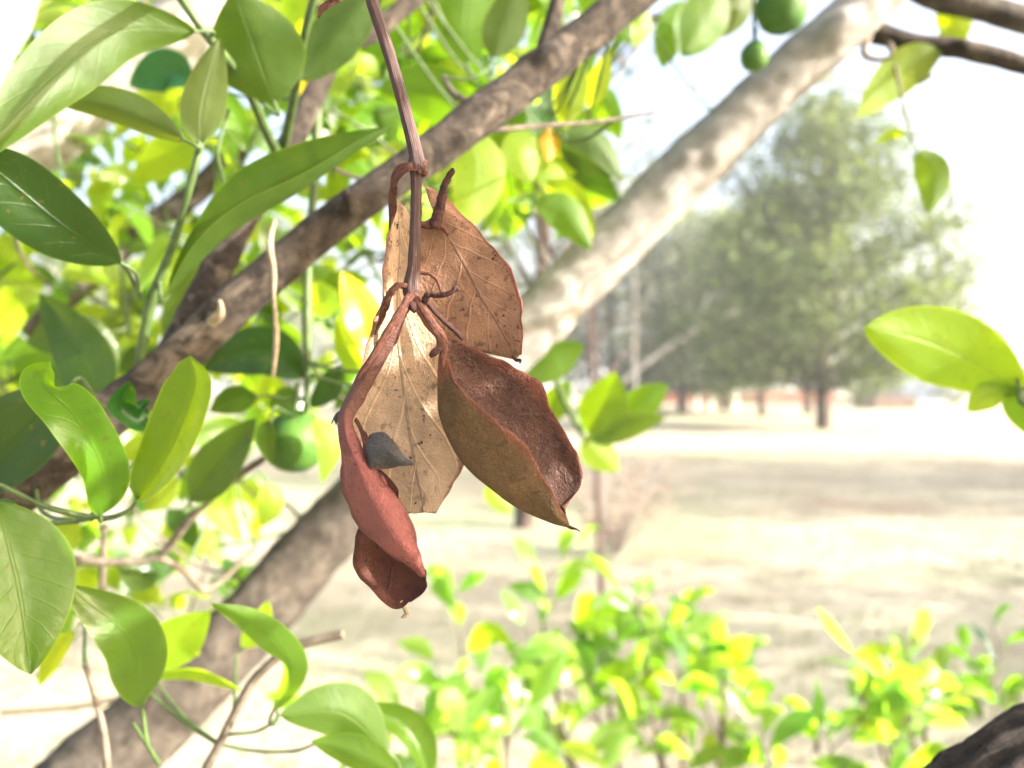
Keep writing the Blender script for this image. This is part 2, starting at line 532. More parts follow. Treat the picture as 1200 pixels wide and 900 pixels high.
def leaf_rows(axis, width, roll=0.0, roll1=None, fold=12.0, wave=0.0, curl=0.0, nl=15, nw=8, peak=0.9, blunt=0.8, seed=None):
    """rows of points of one leaf: axis = 3D points base to tip, width in metres"""
    sd = lrng.random() * 50 if seed is None else seed
    roll1 = roll if roll1 is None else roll1
    rows = []
    L = sum((axis[i + 1] - axis[i]).length for i in range(len(axis) - 1))
    eye = Vector((0, 0, CAMZ))
    prev = None
    for i in range(nl):
        v = i / (nl - 1)
        p = crom(axis, v)
        t = (crom(axis, min(1, v + 0.04)) - crom(axis, max(0, v - 0.04))).normalized()
        n0 = eye - p
        n0 = n0 - t * n0.dot(t)
        n0 = n0.normalized() if n0.length > 1e-6 else Vector((0, -1, 0))
        rot = Matrix.Rotation(R(roll + (roll1 - roll) * v), 3, t)
        nn = rot @ n0
        ss = t.cross(nn)
        w = 0.5 * width * (math.sin(math.pi * min(1.0, v ** peak)) ** blunt if 0 < v < 1 else 0.0) + 0.0002
        row = []
        for j in range(nw + 1):
            u = -1 + 2 * j / nw
            fa = R(fold)
            au = abs(u)
            q = p + ss * (u * w * math.cos(fa * (0.4 + 0.6 * au))) + nn * (au * w * math.sin(fa))
            q += nn * (curl * w * au ** 3)
            if wave:
                q += nn * (wave * w * au ** 1.5 * math.sin(v * 11 + sd + (2.1 if u > 0 else 0)))
            q += nn * (0.03 * L * noise.noise(Vector((u * 0.9 + sd, v * 2.2, sd))))
            row.append(q)
        rows.append(row)
    return rows


SKEL = []      # (point) samples of the woody skeleton, for joining leaf stalks


def add_skel(cs):
    SKEL.extend(cs)


def nearest_skel(p, lim=0.3):
    best, bd = None, lim
    for q in SKEL:
        d = (q - p).length
        if d < bd:
            best, bd = q, d
    return best


def jitter(col, a=0.18, rg=lrng):
    f = 1 + rg.uniform(-a, a)
    return (col[0] * f * (1 + rg.uniform(-a, a)), col[1] * f, col[2] * f * (1 + rg.uniform(-a, a)))


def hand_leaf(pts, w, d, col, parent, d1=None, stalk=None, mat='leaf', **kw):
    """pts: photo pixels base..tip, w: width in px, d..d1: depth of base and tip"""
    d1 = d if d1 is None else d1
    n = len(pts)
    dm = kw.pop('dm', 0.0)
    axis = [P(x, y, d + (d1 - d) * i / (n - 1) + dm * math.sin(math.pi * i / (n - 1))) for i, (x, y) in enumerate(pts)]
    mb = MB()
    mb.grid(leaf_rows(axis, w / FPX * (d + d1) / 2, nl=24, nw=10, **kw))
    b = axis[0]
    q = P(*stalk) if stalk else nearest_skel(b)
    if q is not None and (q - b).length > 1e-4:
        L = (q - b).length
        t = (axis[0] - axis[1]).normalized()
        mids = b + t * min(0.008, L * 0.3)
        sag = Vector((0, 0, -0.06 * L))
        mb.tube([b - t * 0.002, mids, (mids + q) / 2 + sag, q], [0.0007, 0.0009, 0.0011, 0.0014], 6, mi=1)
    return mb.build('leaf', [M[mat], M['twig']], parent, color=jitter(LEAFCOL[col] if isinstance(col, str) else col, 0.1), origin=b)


# ------------------------------------------------------------------ the citrus tree
TREE_AT = Vector((-0.95, 1.0, 0.0))
tree = thing('citrus_tree', 'leafy green citrus tree with pale thick limb and grey branches behind the dry leaves', 'tree', TREE_AT)


def limb(name, pts, mat, seg=20, n=None, rough=0.10, freq=22.0, knobs=(), parent=tree, world_pts=(), skel=True):
    """pts: (x, y, depth, width px)"""
    c = [P(x, y, d) for x, y, d, w in pts]
    r = [w / 2 / FPX * d for x, y, d, w in pts]
    for wp, wr in world_pts:
        c.append(Vector(wp))
        r.append(wr)
    mb = MB()
    kn = [(P(x, y, d), kr, kh) for x, y, d, kr, kh in knobs]
    cs = mb.tube(c, r, seg, n or len(c) * 9, rough, freq, knobs=kn, seed=len(SKEL) * 0.37)
    if skel:
        add_skel(cs)
    return mb.build(name, mat, parent)


# ground trunk, left of the frame
mb = MB()
cs = mb.tube([Vector((-0.97, 1.02, -0.12)), Vector((-0.94, 1.0, 0.25)), Vector((-0.86, 0.97, 0.55)), Vector((-0.76, 0.92, 0.75))],
             [0.12, 0.085, 0.078, 0.07], 24, 40, 0.10, 9.0)
mb.build('trunk', M['brown_limb'], tree)
# thick pale limb
limb('limb', [(1075, -50, .74, 54), (1000, 20, .75, 60), (900, 108, .77, 64), (800, 205, .79, 67), (700, 304, .80, 68), (620, 386, .80, 71),
              (500, 512, .79, 73), (372, 640, .77, 77), (285, 738, .74, 83), (168, 855, .71, 96), (40, 975, .70, 112)],
     M['limb_long'], 40, 230, 0.095, 30.0, world_pts=[((-0.62, 0.82, 0.88), 0.055), ((-0.77, 0.92, 0.72), 0.066)],
     knobs=[(985, 25, .72, .035, .009), (875, 115, .73, .026, .008), (760, 225, .75, .02, .007), (925, 120, .73, .022, .008), (660, 385, .77, .02, .006), (800, 180, .75, .022, .008), (690, 330, .76, .018, .006), (845, 190, .75, .02, .007), (420, 600, .74, .02, .004)])
# grey branch crossing behind the dry leaves
limb('branch', [(-70, 650, .38, 60), (0, 592, .38, 56), (60, 545, .385, 54), (120, 492, .39, 52), (200, 428, .40, 50), (280, 352, .41, 48), (370, 276, .42, 46),
                (440, 224, .43, 44), (520, 168, .44, 46), (600, 108, .46, 48), (680, 46, .48, 46), (780, -35, .50, 44)],
     M['branch'], 26, 130, 0.09, 55.0,
     knobs=[(250, 372, .395, .008, .004), (412, 238, .415, .009, .005), (548, 158, .43, .010, .005), (645, 62, .455, .014, .008), (335, 300, .40, .006, .002), (110, 480, .38, .012, .006)])
limb('branch', [(180, 440, .41, 30), (218, 392, .425, 42), (245, 335, .44, 38), (290, 245, .46, 34), (335, 178, .48, 30), (368, 112, .51, 26), (398, 58, .54, 22), (440, 36, .57, 22), (500, -15, .6, 20)],
     M['branch'], 18, 70, 0.08, 60.0)
limb('branch', [(636, 72, .47, 26), (646, 30, .475, 20), (662, -30, .48, 16)], M['branch'], 14, 24, 0.10, 60.0)
mb = MB()   # hold the grey branch to the trunk, out of the frame
c = [P(-70, 650, .38), P(-230, 760, .44), Vector((-0.62, 0.62, 1.05)), Vector((-0.80, 0.93, 0.72))]
cs = mb.tube(c, [0.0127, 0.016, 0.026, 0.036], 18, 40, 0.08, 40.0)
mb.build('branch', M['branch'], tree)
# pale limb far left, with knots
limb('limb', [(-60, 260, .88, 70), (20, 185, .90, 68), (95, 128, .92, 66), (160, 78, .94, 72), (235, 15, .97, 76), (290, -50, 1.0, 70)],
     M['limb'], 24, 60, 0.16, 14.0, knobs=[(135, 170, .90, .05, .026), (215, 60, .93, .05, .024), (60, 140, .9, .04, .01)],
     )
mb = MB()
cs = mb.tube([P(-60, 260, .88), P(-260, 420, .86), Vector((-0.92, 0.85, 1.1)), Vector((-0.80, 0.93, 0.72))], [0.034, 0.036, 0.045, 0.055], 18, 36, 0.08, 20.0)
mb.build('limb', M['limb'], tree)
limb('limb', [(-60, 170, .5, 55), (-20, 75, .52, 50), (12, 20, .54, 46), (40, -60, .56, 40)], M['limb'], 18, 30, 0.1, 30.0)
limb('branch', [(30, 390, 1.0, 30), (90, 338, 1.02, 30), (150, 285, 1.05, 30), (230, 225, 1.08, 28), (300, 150, 1.1, 24)], M['brown_limb'], 14, 40, 0.12, 25.0)
# branch at the upper right and the thick brown one above it
limb('branch', [(985, 25, .76, 30), (1030, 40, .755, 25), (1075, 52, .75, 23), (1130, 58, .74, 23), (1210, 80, .73, 20), (1320, 120, .72, 14)], M['rough_bark'], 16, 50, 0.12, 40.0,
     knobs=[(1130, 52, .73, .012, .005)])
limb('branch', [(1010, -55, .80, 40), (1090, -8, .80, 34), (1150, 8, .80, 32), (1220, 30, .80, 30), (1330, 70, .8, 26)], M['brown_limb'], 16, 40, 0.12, 30.0)
limb('twig', [(1020, 38, .75, 9), (1012, 62, .74, 8), (1028, 70, .735, 6), (1046, 66, .73, 4)], M['dead_twig'], 8, 20, 0.1, 60.0)
limb('twig', [(1040, 48, .75, 8), (1046, 62, .745, 7), (1050, 84, .74, 4)], M['dead_twig'], 8, 16, 0.1, 60.0)
# dark limb in the lower right corner
mb = MB()
cs = mb.tube([P(1450, 760, .36), P(1290, 875, .34), P(1180, 950, .33), P(1050, 1048, .33), P(860, 1200, .36), Vector((-0.25, 0.62, 0.85)), Vector((-0.80, 0.95, 0.62))],
             [0.026, 0.027, 0.028, 0.029, 0.031, 0.036, 0.042], 72, 260, 0.035, 60.0, 15)
add_skel(cs[:60])
mb.build('limb', M['rough_bark'], tree)
# thin woody twigs of the tree: (points x, y, depth, width), material
TW = [
    ([(540, 158, .445, 9), (575, 153, .455, 7), (640, 147, .47, 6), (700, 143, .48, 5), (768, 131, .49, 3)], 'dead_twig'),
    ([(200, -20, .36, 11), (240, 38, .37, 11), (285, 95, .40, 11), (315, 160, .45, 12), (325, 178, .47, 12)], 'twig'),
    ([(372, -20, .38, 10), (355, 50, .40, 10), (345, 110, .43, 11), (332, 172, .47, 12)], 'twig'),
    ([(236, 165, .36, 9), (225, 210, .36, 9), (205, 280, .37, 9), (180, 345, .38, 12), (168, 400, .39, 13), (160, 455, .40, 12)], 'twig'),
    ([(378, 60, .52, 10), (372, 130, .51, 12), (370, 200, .5, 10), (362, 280, .5, 10), (360, 340, .5, 11), (360, 392, .5, 12), (361, 440, .5, 9), (358, 488, .5, 7)], 'twig'),
    ([(75, 655, .52, 10), (130, 658, .53, 10), (185, 652, .54, 9), (225, 605, .53, 10), (262, 570, .52, 10), (308, 538, .51, 8)], 'dead_twig'),
    ([(185, 652, .54, 9), (215, 668, .56, 8), (245, 690, .58, 8), (300, 640, .6, 5)], 'dead_twig'),
    ([(122, 615, .56, 8), (120, 690, .57, 8), (124, 760, .58, 6)], 'dead_twig'),
    ([(240, 905, .42, 12), (262, 862, .42, 11), (290, 808, .42, 11), (312, 782, .42, 11), (345, 758, .42, 12), (402, 743, .42, 12)], 'dead_twig'),
    ([(126, 905, .38, 9), (122, 860, .38, 8), (112, 820, .38, 7), (100, 779, .38, 6)], 'dead_twig'),
    ([(186, 895, .36, 6), (172, 872, .355, 5), (155, 846, .35, 4)], 'twig'),
    ([(266, 861, .42, 5), (300, 857, .42, 4), (325, 842, .415, 4), (322, 828, .41, 3)], 'twig'),
    ([(256, 872, .42, 4), (300, 880, .42, 4), (345, 880, .41, 4), (378, 868, .4, 3)], 'twig'),
    ([(2, 835, 1.0, 8), (90, 828, .98, 7), (160, 815, .96, 6)], 'pale_twig'),
    ([(330, 178, .47, 7), (372, 190, .48, 6), (420, 210, .5, 5), (470, 235, .55, 4)], 'dead_twig'),
    ([(262, 212, .43, 5), (255, 180, .42, 5), (262, 150, .42, 4), (268, 128, .42, 4)], 'twig'),
    ([(165, 350, .385, 5), (152, 322, .37, 5), (142, 309, .36, 4)], 'twig'),
    ([(118, 606, .31, 4), (85, 610, .33, 5), (50, 600, .36, 5), (40, 565, .38, 5)], 'twig'),
    ([(548, 120, .46, 9), (530, 108, .47, 8), (520, 90, .5, 5)], 'dead_twig'),
    ([(770, 20, .9, 7), (850, -5, .85, 8), (930, -30, .8, 9)], 'dead_twig'),
    ([(1195, 470, .46, 6), (1240, 495, .45, 7), (1330, 520, .44, 9), (1420, 640, .40, 12)], 'twig'),
]
for pts, mt in TW:
    limb('twig', pts, M[mt], 8, len(pts) * 6, 0.10, 90.0)
# pale dead bit of twig hanging over the grey branch
limb('twig', [(322, 258, .395, 4), (316, 285, .39, 8), (321, 320, .388, 6), (321, 350, .386, 4), (324, 395, .386, 7), (320, 441, .387, 5)], M['pale_twig'], 8, 40, 0.16, 160.0)
limb('twig', [(248, 378, .385, 14), (258, 366, .38, 11), (258, 352, .375, 4)], M['pale_twig'], 10, 16, 0.2, 160.0)
limb('twig', [(410, 245, .415, 16), (408, 232, .41, 14), (404, 222, .407, 7)], M['branch'], 10, 16, 0.2, 160.0)

# leaves that can be told apart in the photograph
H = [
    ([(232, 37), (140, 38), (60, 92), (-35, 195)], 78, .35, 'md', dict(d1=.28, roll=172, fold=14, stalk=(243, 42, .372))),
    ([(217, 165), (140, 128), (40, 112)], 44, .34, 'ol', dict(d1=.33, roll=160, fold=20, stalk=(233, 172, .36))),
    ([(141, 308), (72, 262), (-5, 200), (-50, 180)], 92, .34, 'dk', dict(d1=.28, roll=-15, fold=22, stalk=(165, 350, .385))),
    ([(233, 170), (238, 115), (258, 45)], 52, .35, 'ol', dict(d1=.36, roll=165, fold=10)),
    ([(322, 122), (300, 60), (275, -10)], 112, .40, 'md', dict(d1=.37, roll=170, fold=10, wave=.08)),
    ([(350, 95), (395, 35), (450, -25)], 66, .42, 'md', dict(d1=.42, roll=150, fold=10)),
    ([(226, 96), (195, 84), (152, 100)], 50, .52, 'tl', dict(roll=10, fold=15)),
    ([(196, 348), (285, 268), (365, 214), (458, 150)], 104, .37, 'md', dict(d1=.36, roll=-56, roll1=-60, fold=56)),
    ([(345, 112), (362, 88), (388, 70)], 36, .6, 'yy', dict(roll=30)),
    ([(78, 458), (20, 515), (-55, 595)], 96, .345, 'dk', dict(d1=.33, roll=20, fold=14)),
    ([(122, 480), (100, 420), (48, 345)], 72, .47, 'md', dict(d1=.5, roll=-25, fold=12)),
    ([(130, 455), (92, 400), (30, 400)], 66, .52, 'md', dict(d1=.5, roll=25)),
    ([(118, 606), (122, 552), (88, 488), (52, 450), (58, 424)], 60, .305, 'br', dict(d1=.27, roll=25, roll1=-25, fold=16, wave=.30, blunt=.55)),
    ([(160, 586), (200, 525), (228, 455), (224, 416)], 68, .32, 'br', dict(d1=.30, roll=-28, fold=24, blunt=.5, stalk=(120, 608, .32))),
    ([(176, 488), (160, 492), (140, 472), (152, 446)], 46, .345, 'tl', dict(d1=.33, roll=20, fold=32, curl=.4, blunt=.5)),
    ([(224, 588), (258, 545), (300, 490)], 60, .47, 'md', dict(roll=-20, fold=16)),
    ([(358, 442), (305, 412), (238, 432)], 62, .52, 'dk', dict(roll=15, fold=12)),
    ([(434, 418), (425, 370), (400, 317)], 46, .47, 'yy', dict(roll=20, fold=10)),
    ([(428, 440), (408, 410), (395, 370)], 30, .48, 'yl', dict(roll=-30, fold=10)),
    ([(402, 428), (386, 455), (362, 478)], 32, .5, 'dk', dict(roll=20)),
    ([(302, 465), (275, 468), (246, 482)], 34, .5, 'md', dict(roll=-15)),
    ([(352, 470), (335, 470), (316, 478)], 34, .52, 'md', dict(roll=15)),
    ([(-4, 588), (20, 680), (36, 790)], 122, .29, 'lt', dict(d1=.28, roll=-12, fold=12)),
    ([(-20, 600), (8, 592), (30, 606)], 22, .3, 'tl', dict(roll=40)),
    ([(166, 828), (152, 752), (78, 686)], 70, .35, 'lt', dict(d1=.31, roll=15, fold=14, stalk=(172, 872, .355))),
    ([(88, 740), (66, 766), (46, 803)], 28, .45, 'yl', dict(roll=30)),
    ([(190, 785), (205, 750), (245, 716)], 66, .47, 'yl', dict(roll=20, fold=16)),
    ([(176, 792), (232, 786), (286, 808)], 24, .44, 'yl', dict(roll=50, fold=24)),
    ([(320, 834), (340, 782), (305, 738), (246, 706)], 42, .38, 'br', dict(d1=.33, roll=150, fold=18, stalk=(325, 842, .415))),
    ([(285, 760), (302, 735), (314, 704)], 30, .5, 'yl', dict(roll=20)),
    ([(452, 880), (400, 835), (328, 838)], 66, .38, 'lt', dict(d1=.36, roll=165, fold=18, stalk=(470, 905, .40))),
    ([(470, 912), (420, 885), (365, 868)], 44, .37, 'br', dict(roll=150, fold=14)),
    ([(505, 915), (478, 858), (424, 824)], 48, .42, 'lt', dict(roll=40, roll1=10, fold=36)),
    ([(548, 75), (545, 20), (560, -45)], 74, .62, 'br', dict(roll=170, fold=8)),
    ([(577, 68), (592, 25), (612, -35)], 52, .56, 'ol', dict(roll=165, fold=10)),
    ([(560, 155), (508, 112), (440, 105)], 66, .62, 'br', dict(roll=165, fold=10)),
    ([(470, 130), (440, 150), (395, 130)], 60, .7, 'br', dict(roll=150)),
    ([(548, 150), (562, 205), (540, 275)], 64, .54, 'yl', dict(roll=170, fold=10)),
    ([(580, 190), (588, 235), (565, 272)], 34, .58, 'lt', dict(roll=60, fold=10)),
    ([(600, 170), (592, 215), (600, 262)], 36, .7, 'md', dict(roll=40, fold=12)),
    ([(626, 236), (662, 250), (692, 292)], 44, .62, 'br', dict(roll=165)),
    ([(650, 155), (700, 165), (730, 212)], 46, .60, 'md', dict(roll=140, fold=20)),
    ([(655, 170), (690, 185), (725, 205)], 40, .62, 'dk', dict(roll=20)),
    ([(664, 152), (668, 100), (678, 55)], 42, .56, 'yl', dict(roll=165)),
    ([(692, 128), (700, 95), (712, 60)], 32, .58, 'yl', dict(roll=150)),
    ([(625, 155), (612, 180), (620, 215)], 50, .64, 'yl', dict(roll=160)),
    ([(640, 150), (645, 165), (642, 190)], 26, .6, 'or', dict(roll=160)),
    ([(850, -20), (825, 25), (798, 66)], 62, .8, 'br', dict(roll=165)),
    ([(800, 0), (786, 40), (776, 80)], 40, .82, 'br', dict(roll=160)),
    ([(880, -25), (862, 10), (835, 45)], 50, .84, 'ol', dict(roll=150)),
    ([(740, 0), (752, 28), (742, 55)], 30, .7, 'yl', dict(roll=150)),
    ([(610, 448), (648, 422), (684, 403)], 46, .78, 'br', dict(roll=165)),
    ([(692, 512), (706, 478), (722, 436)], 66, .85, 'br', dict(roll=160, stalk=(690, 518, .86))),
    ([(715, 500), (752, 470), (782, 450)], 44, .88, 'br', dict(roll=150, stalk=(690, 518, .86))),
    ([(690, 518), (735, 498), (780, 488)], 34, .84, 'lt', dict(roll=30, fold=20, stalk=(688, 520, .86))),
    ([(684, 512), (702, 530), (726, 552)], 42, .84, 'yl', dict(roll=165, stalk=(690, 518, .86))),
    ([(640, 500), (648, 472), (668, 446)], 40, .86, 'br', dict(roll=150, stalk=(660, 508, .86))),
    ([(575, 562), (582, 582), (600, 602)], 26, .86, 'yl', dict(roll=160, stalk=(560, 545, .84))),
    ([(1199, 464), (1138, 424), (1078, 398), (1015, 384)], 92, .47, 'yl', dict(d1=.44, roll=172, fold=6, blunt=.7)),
    ([(1192, 452), (1160, 462), (1134, 482)], 34, .47, 'yl', dict(roll=165)),
    ([(1195, 440), (1205, 475), (1230, 520)], 50, .47, 'br', dict(roll=160)),
    ([(1105, 62), (1058, 85), (1004, 137)], 52, .74, 'yl', dict(roll=165)),
    ([(1100, 60), (1082, 75), (1075, 100)], 44, .75, 'ol', dict(roll=155)),
    ([(1076, 176), (1094, 205), (1090, 250)], 40, .70, 'br', dict(roll=165, stalk=(1066, 160, .71))),
    ([(1062, 158), (1045, 158), (1024, 166)], 15, .70, 'yl', dict(roll=150, stalk=(1066, 158, .71))),
    ([(1100, 0), (1120, 30), (1098, 60)], 40, .82, 'yl', dict(roll=160)),
    ([(368, 486), (388, 520), (378, 566)], 34, .47, 'yl', dict(roll=150)),
    ([(318, 492), (312, 512), (318, 545)], 24, .47, 'md', dict(roll=20)),
    ([(310, 565), (318, 590), (305, 618)], 34, .55, 'yl', dict(roll=160)),
    ([(270, 570), (262, 598), (282, 634)], 34, .6, 'yl', dict(roll=150)),
    ([(210, 560), (190, 585), (170, 600)], 30, .55, 'yl', dict(roll=150)),
    ([(140, 665), (165, 680), (185, 672)], 26, .55, 'md', dict(roll=160)),
    ([(70, 655), (75, 625), (92, 605)], 40, .55, 'yl', dict(roll=160)),
]
# woody bits that carry the sunlit sprays behind the dry leaves
limb('twig', [(640, 400, .8, 9), (655, 455, .83, 8), (680, 505, .86, 8), (690, 520, .86, 6)], M['twig'], 8, 20, 0.1, 60)
limb('twig', [(640, 400, .8, 8), (600, 480, .83, 7), (560, 545, .84, 5)], M['twig'], 8, 20, 0.1, 60)
limb('twig', [(1050, 84, .74, 4), (1060, 125, .72, 3), (1067, 160, .71, 3)], M['dead_twig'], 6, 12, 0.1, 60)
n_hand = 0
for pts, w, d, col, kw in H:
    hand_leaf(pts, w, d, col, tree, **kw)
    n_hand += 1

# random leafy shoots behind, inside the crown
srng = random.Random(5)


def leafy_shoot(start, dirv, length, nleaf, parent, cols, mat='leaf', lsize=(0.05, 0.085), twig_mat='twig', accept=None, r0=0.0022, droop=0.25, leaves_max=None, rg=srng, nl=11, nw=6, blunt=.8, slim=1.0):
    pts = [start]
    dv = dirv.normalized()
    for i in range(4):
        dv = (dv + Vector((rg.uniform(-.35, .35), rg.uniform(-.35, .35), rg.uniform(-.3, .25)))).normalized()
        pts.append(pts[-1] + dv * length / 4)
    mb = MB()
    cs = mb.tube(pts, [r0, r0 * .9, r0 * .75, r0 * .6, r0 * .35], 6, 14, 0.08, 90.0)
    mb.build('twig', M[twig_mat], parent)
    made = 0
    for i in range(nleaf):
        t = (i + 0.8) / (nleaf + 0.2)
        b = crom(pts, t)
        ax = (crom(pts, min(1, t + .05)) - crom(pts, max(0, t - .05))).normalized()
        side = Vector((rg.uniform(-1, 1), rg.uniform(-1, 1), rg.uniform(-.6, .8)))
        side = (side - ax * side.dot(ax)).normalized()
        dl = (side + ax * rg.uniform(0.2, 0.8) + Vector((0, 0, -droop))).normalized()
        L = rg.uniform(*lsize)
        pet = b + dl * 0.012
        axis = [pet, pet + dl * L * .5 + Vector((0, 0, .004)), pet + dl * L + Vector((0, 0, -L * rg.uniform(.05, .3)))]
        if accept and not accept(axis[1]):
            continue
        m2 = MB()
        m2.grid(leaf_rows(axis, L * slim * rg.uniform(.42, .56), roll=rg.choice([0, 180]) + rg.gauss(0, 45), fold=rg.uniform(4, 24), wave=rg.uniform(0, .12), nl=nl, nw=nw, blunt=blunt))
        m2.tube([b, b + dl * .006, pet + dl * .002], [.0012, .0010, .0008], 5, 4, mi=1)
        m2.build('leaf', [M[mat], M['twig']], parent, color=jitter(LEAFCOL[rg.choice(cols)], .2, rg), origin=pet)
        made += 1
    return made


def px(p):
    """world -> photo pixel"""
    q = p - Vector((0, 0, CAMZ))
    yy = q.y * CP + q.z * SP
    zz = -q.y * SP + q.z * CP
    if yy < 0.02:
        return (-9999, -9999, yy)
    return (600 + FPX * q.x / yy, 450 - FPX * zz / yy, yy)


SH = []
for i in range(29):
    x = srng.uniform(-60, 640)
    ymax = 430 if x < 420 else 300
    SH.append((x, srng.uniform(-60, ymax), srng.uniform(.62, 1.25)))
SH += [(60, 520, .8), (210, 480, .85), (330, 380, .8), (430, 300, .7), (40, 640, .8), (120, 560, .75), (250, 640, .95), (470, 60, .8), (560, 60, .9),
       (520, 240, .75), (620, 200, .85), (300, 30, .75), (90, 60, .75), (700, 60, .85)]
n_rand = 0
for x, y, d in SH:
    s = P(x, y, d)
    q = nearest_skel(s, 1.0)
    dirv = Vector((srng.uniform(-.6, .9), srng.uniform(-.4, .4), srng.uniform(-.5, .7)))
    if q is not None and (q - s).length > 0.01:
        mb = MB()
        md = (q + s) / 2 + Vector((0, 0.02, -0.02))
        mb.tube([q, q.lerp(md, .5) + Vector((.01, 0, .012)), md, s], [.0022, .002, .0017, .0014], 6, 12, .12, 80.0)
        mb.build('twig', M['dead_twig'], tree)
        dirv = dirv + (s - q).normalized() * .6

    def ok(p):
        a, b, c = px(p)
        if c < 1.0 and a < 300 and abs((b - 200) + a * .76) < 58:
            return False
        return not (a > 700 and b > 110) and not (b > 560) and not (a > 420 and b > 330 - (a - 420) * .1 and a < 700)
    n_rand += leafy_shoot(s, dirv, srng.uniform(.14, .24), 5, tree, ['br', 'br', 'md', 'lt', 'yl', 'yl', 'yl', 'ol'], lsize=(.042, .075), accept=ok)
frng = random.Random(9)
for col, num in (((0.070, 0.155, 0.012), 420), ((0.125, 0.20, 0.010), 380), ((0.025, 0.07, 0.012), 200)):
    mb = MB()
    for i in range(num):
        x = frng.uniform(-80, 690)
        y = frng.uniform(-80, 520 if x < 400 else 250)
        if i % 14 == 0:
            x, y = frng.uniform(-60, 320), frng.uniform(520, 720)
        d = frng.uniform(.68, 1.6)
        if d < 1.0 and x < 300 and abs((y - 200) + x * .76) < 62:
            d += .45      # the pale limb at the left stays in view
        p = P(x, y, d)
        dl = Vector((frng.uniform(-1, 1), frng.uniform(-1, 1), frng.uniform(-.8, .5))).normalized()
        L = frng.uniform(.045, .078)
        mb.grid(leaf_rows([p, p + dl * L * .5 + Vector((0, 0, .004)), p + dl * L - Vector((0, 0, .012))], L * .5, roll=frng.choice([0, 180]) + frng.gauss(0, 40), nl=9, nw=4))
        if i % 4 == 0:
            e = p + Vector((frng.uniform(-.1, .1), frng.uniform(-.1, .1), frng.uniform(-.12, .06)))
            mb.tube([p, p.lerp(e, .5) + Vector((0, 0, .01)), e], [.001, .0014, .0018], 5, 6, mi=1)
    fo = mb.build('foliage', [M['leaf'], M['twig']], tree, color=col)
    fo['kind'] = 'stuff'
print('hand leaves', n_hand, 'random', n_rand)

# canopy above, behind and to the right of the frame (one joined mass: it is what dapples the light)
crng = random.Random(21)
mb = MB()
cnt = 0
tries = 0
while cnt < 420 and tries < 20000:
    tries += 1
    p = Vector((crng.uniform(-1.7, 1.7), crng.uniform(-0.9, 2.0), crng.uniform(1.75, 2.9)))
    a, b, c = px(p)
    if c > 0.02 and -160 < a < 1360 and b > -150:
        continue
    if (p - Vector((0, 0, 1.5))).length < 0.35:
        continue
    if p.x > 0.2 and crng.random() < (0.9 if p.y > 0.3 else 0.6):
        continue
    dl = Vector((crng.uniform(-1, 1), crng.uniform(-1, 1), crng.uniform(-.8, .3))).normalized()
    L = crng.uniform(.06, .09)
    mb.grid(leaf_rows([p, p + dl * L * .5 + Vector((0, 0, .004)), p + dl * L - Vector((0, 0, .012))], L * .5, roll=crng.uniform(0, 360), nl=7, nw=2))
    cnt += 1
shade_c = P(500, 430, .25) + sdir * 0.5      # unseen leaf cluster added right of the view to shade the dry sprig
for i in range(60):
    p = shade_c + Vector((crng.gauss(0, .03), crng.gauss(0, .06), crng.gauss(0, .062)))
    dl = Vector((crng.uniform(-1, 1), crng.uniform(-1, 1), crng.uniform(-.8, .3))).normalized()
    L = crng.uniform(.06, .09)
    mb.grid(leaf_rows([p, p + dl * L * .5 + Vector((0, 0, .004)), p + dl * L - Vector((0, 0, .012))], L * .5, roll=crng.uniform(0, 360), nl=7, nw=2))
c_ = P(1185, 440, .465) + sdir * 0.10       # a leaf of the same spray just right of the view, shading the bright leaf's base
mb.grid(leaf_rows([c_ + Vector((0, .03, .03)), c_, c_ - Vector((0, .03, .03))], .05, roll=75, nl=9, nw=4))
mb.tube([c_ + Vector((0, .03, .03)), c_.lerp(P(1330, 520, .44), .6), P(1330, 520, .44)], [.001, .0012, .0015], 5, 8)
bt_ = P(1320, 120, .72)
mb.tube([bt_, bt_.lerp(shade_c, .5) + Vector((0, 0, .05)), shade_c, shade_c + Vector((0, .03, -.12))], [.006, .005, .004, .002], 6, 20)
fo = mb.build('foliage', M['leaf'], tree, color=LEAFCOL['md'])
fo['kind'] = 'stuff'

# fruits
def fruit(x, y, d, rpx, label, top=(0, 1), mat='fruit'):
    c = P(x, y, d)
    r = rpx / FPX * d
    t = thing('green_citrus_fruit', label, 'fruit', c)
    mb = MB()
    n, m = 22, 28
    rows = []
    for i in range(n):
        th = math.pi * i / (n - 1)
        rows.append([c + Vector((math.sin(th) * math.cos(a) * r * .97, math.sin(th) * math.sin(a) * r * .97,
                                 math.cos(th) * r * (1.04 + .05 * math.cos(th * 3)))) * (1 + .05 * noise.noise(Vector((math.sin(th) * math.cos(a) * 1.3 + x, math.sin(th) * math.sin(a) * 1.3, math.cos(th) * 1.3)))) for a in [2 * math.pi * j / m for j in range(m)]])
    mb.grid(rows, closed=True)
    mb.build('skin', M[mat], t, origin=c)
    mb = MB()
    up = c + Vector((0, 0, r * 1.0))
    for j in range(5):
        a = j * 1.2566
        o = Vector((math.cos(a), math.sin(a), 0))
        s = Vector((-o.y, o.x, 0)) * r * .12
        mb.poly([up + Vector((0, 0, .0012)) - s, up + Vector((0, 0, .0012)) + s, up + o * r * .26 + Vector((0, 0, .0004))])
    mb.build('calyx', M['twig'], t, origin=up)
    mb = MB()
    mb.tube([up - Vector((0, 0, .001)), up + Vector((0.001, 0, r * .4)), up + Vector((.002, 0, r * .95))], [.0022, .0017, .0015], 8, 8)
    mb.build('stalk', M['twig'], t, origin=up)
    q = nearest_skel(up, 0.4)
    return t


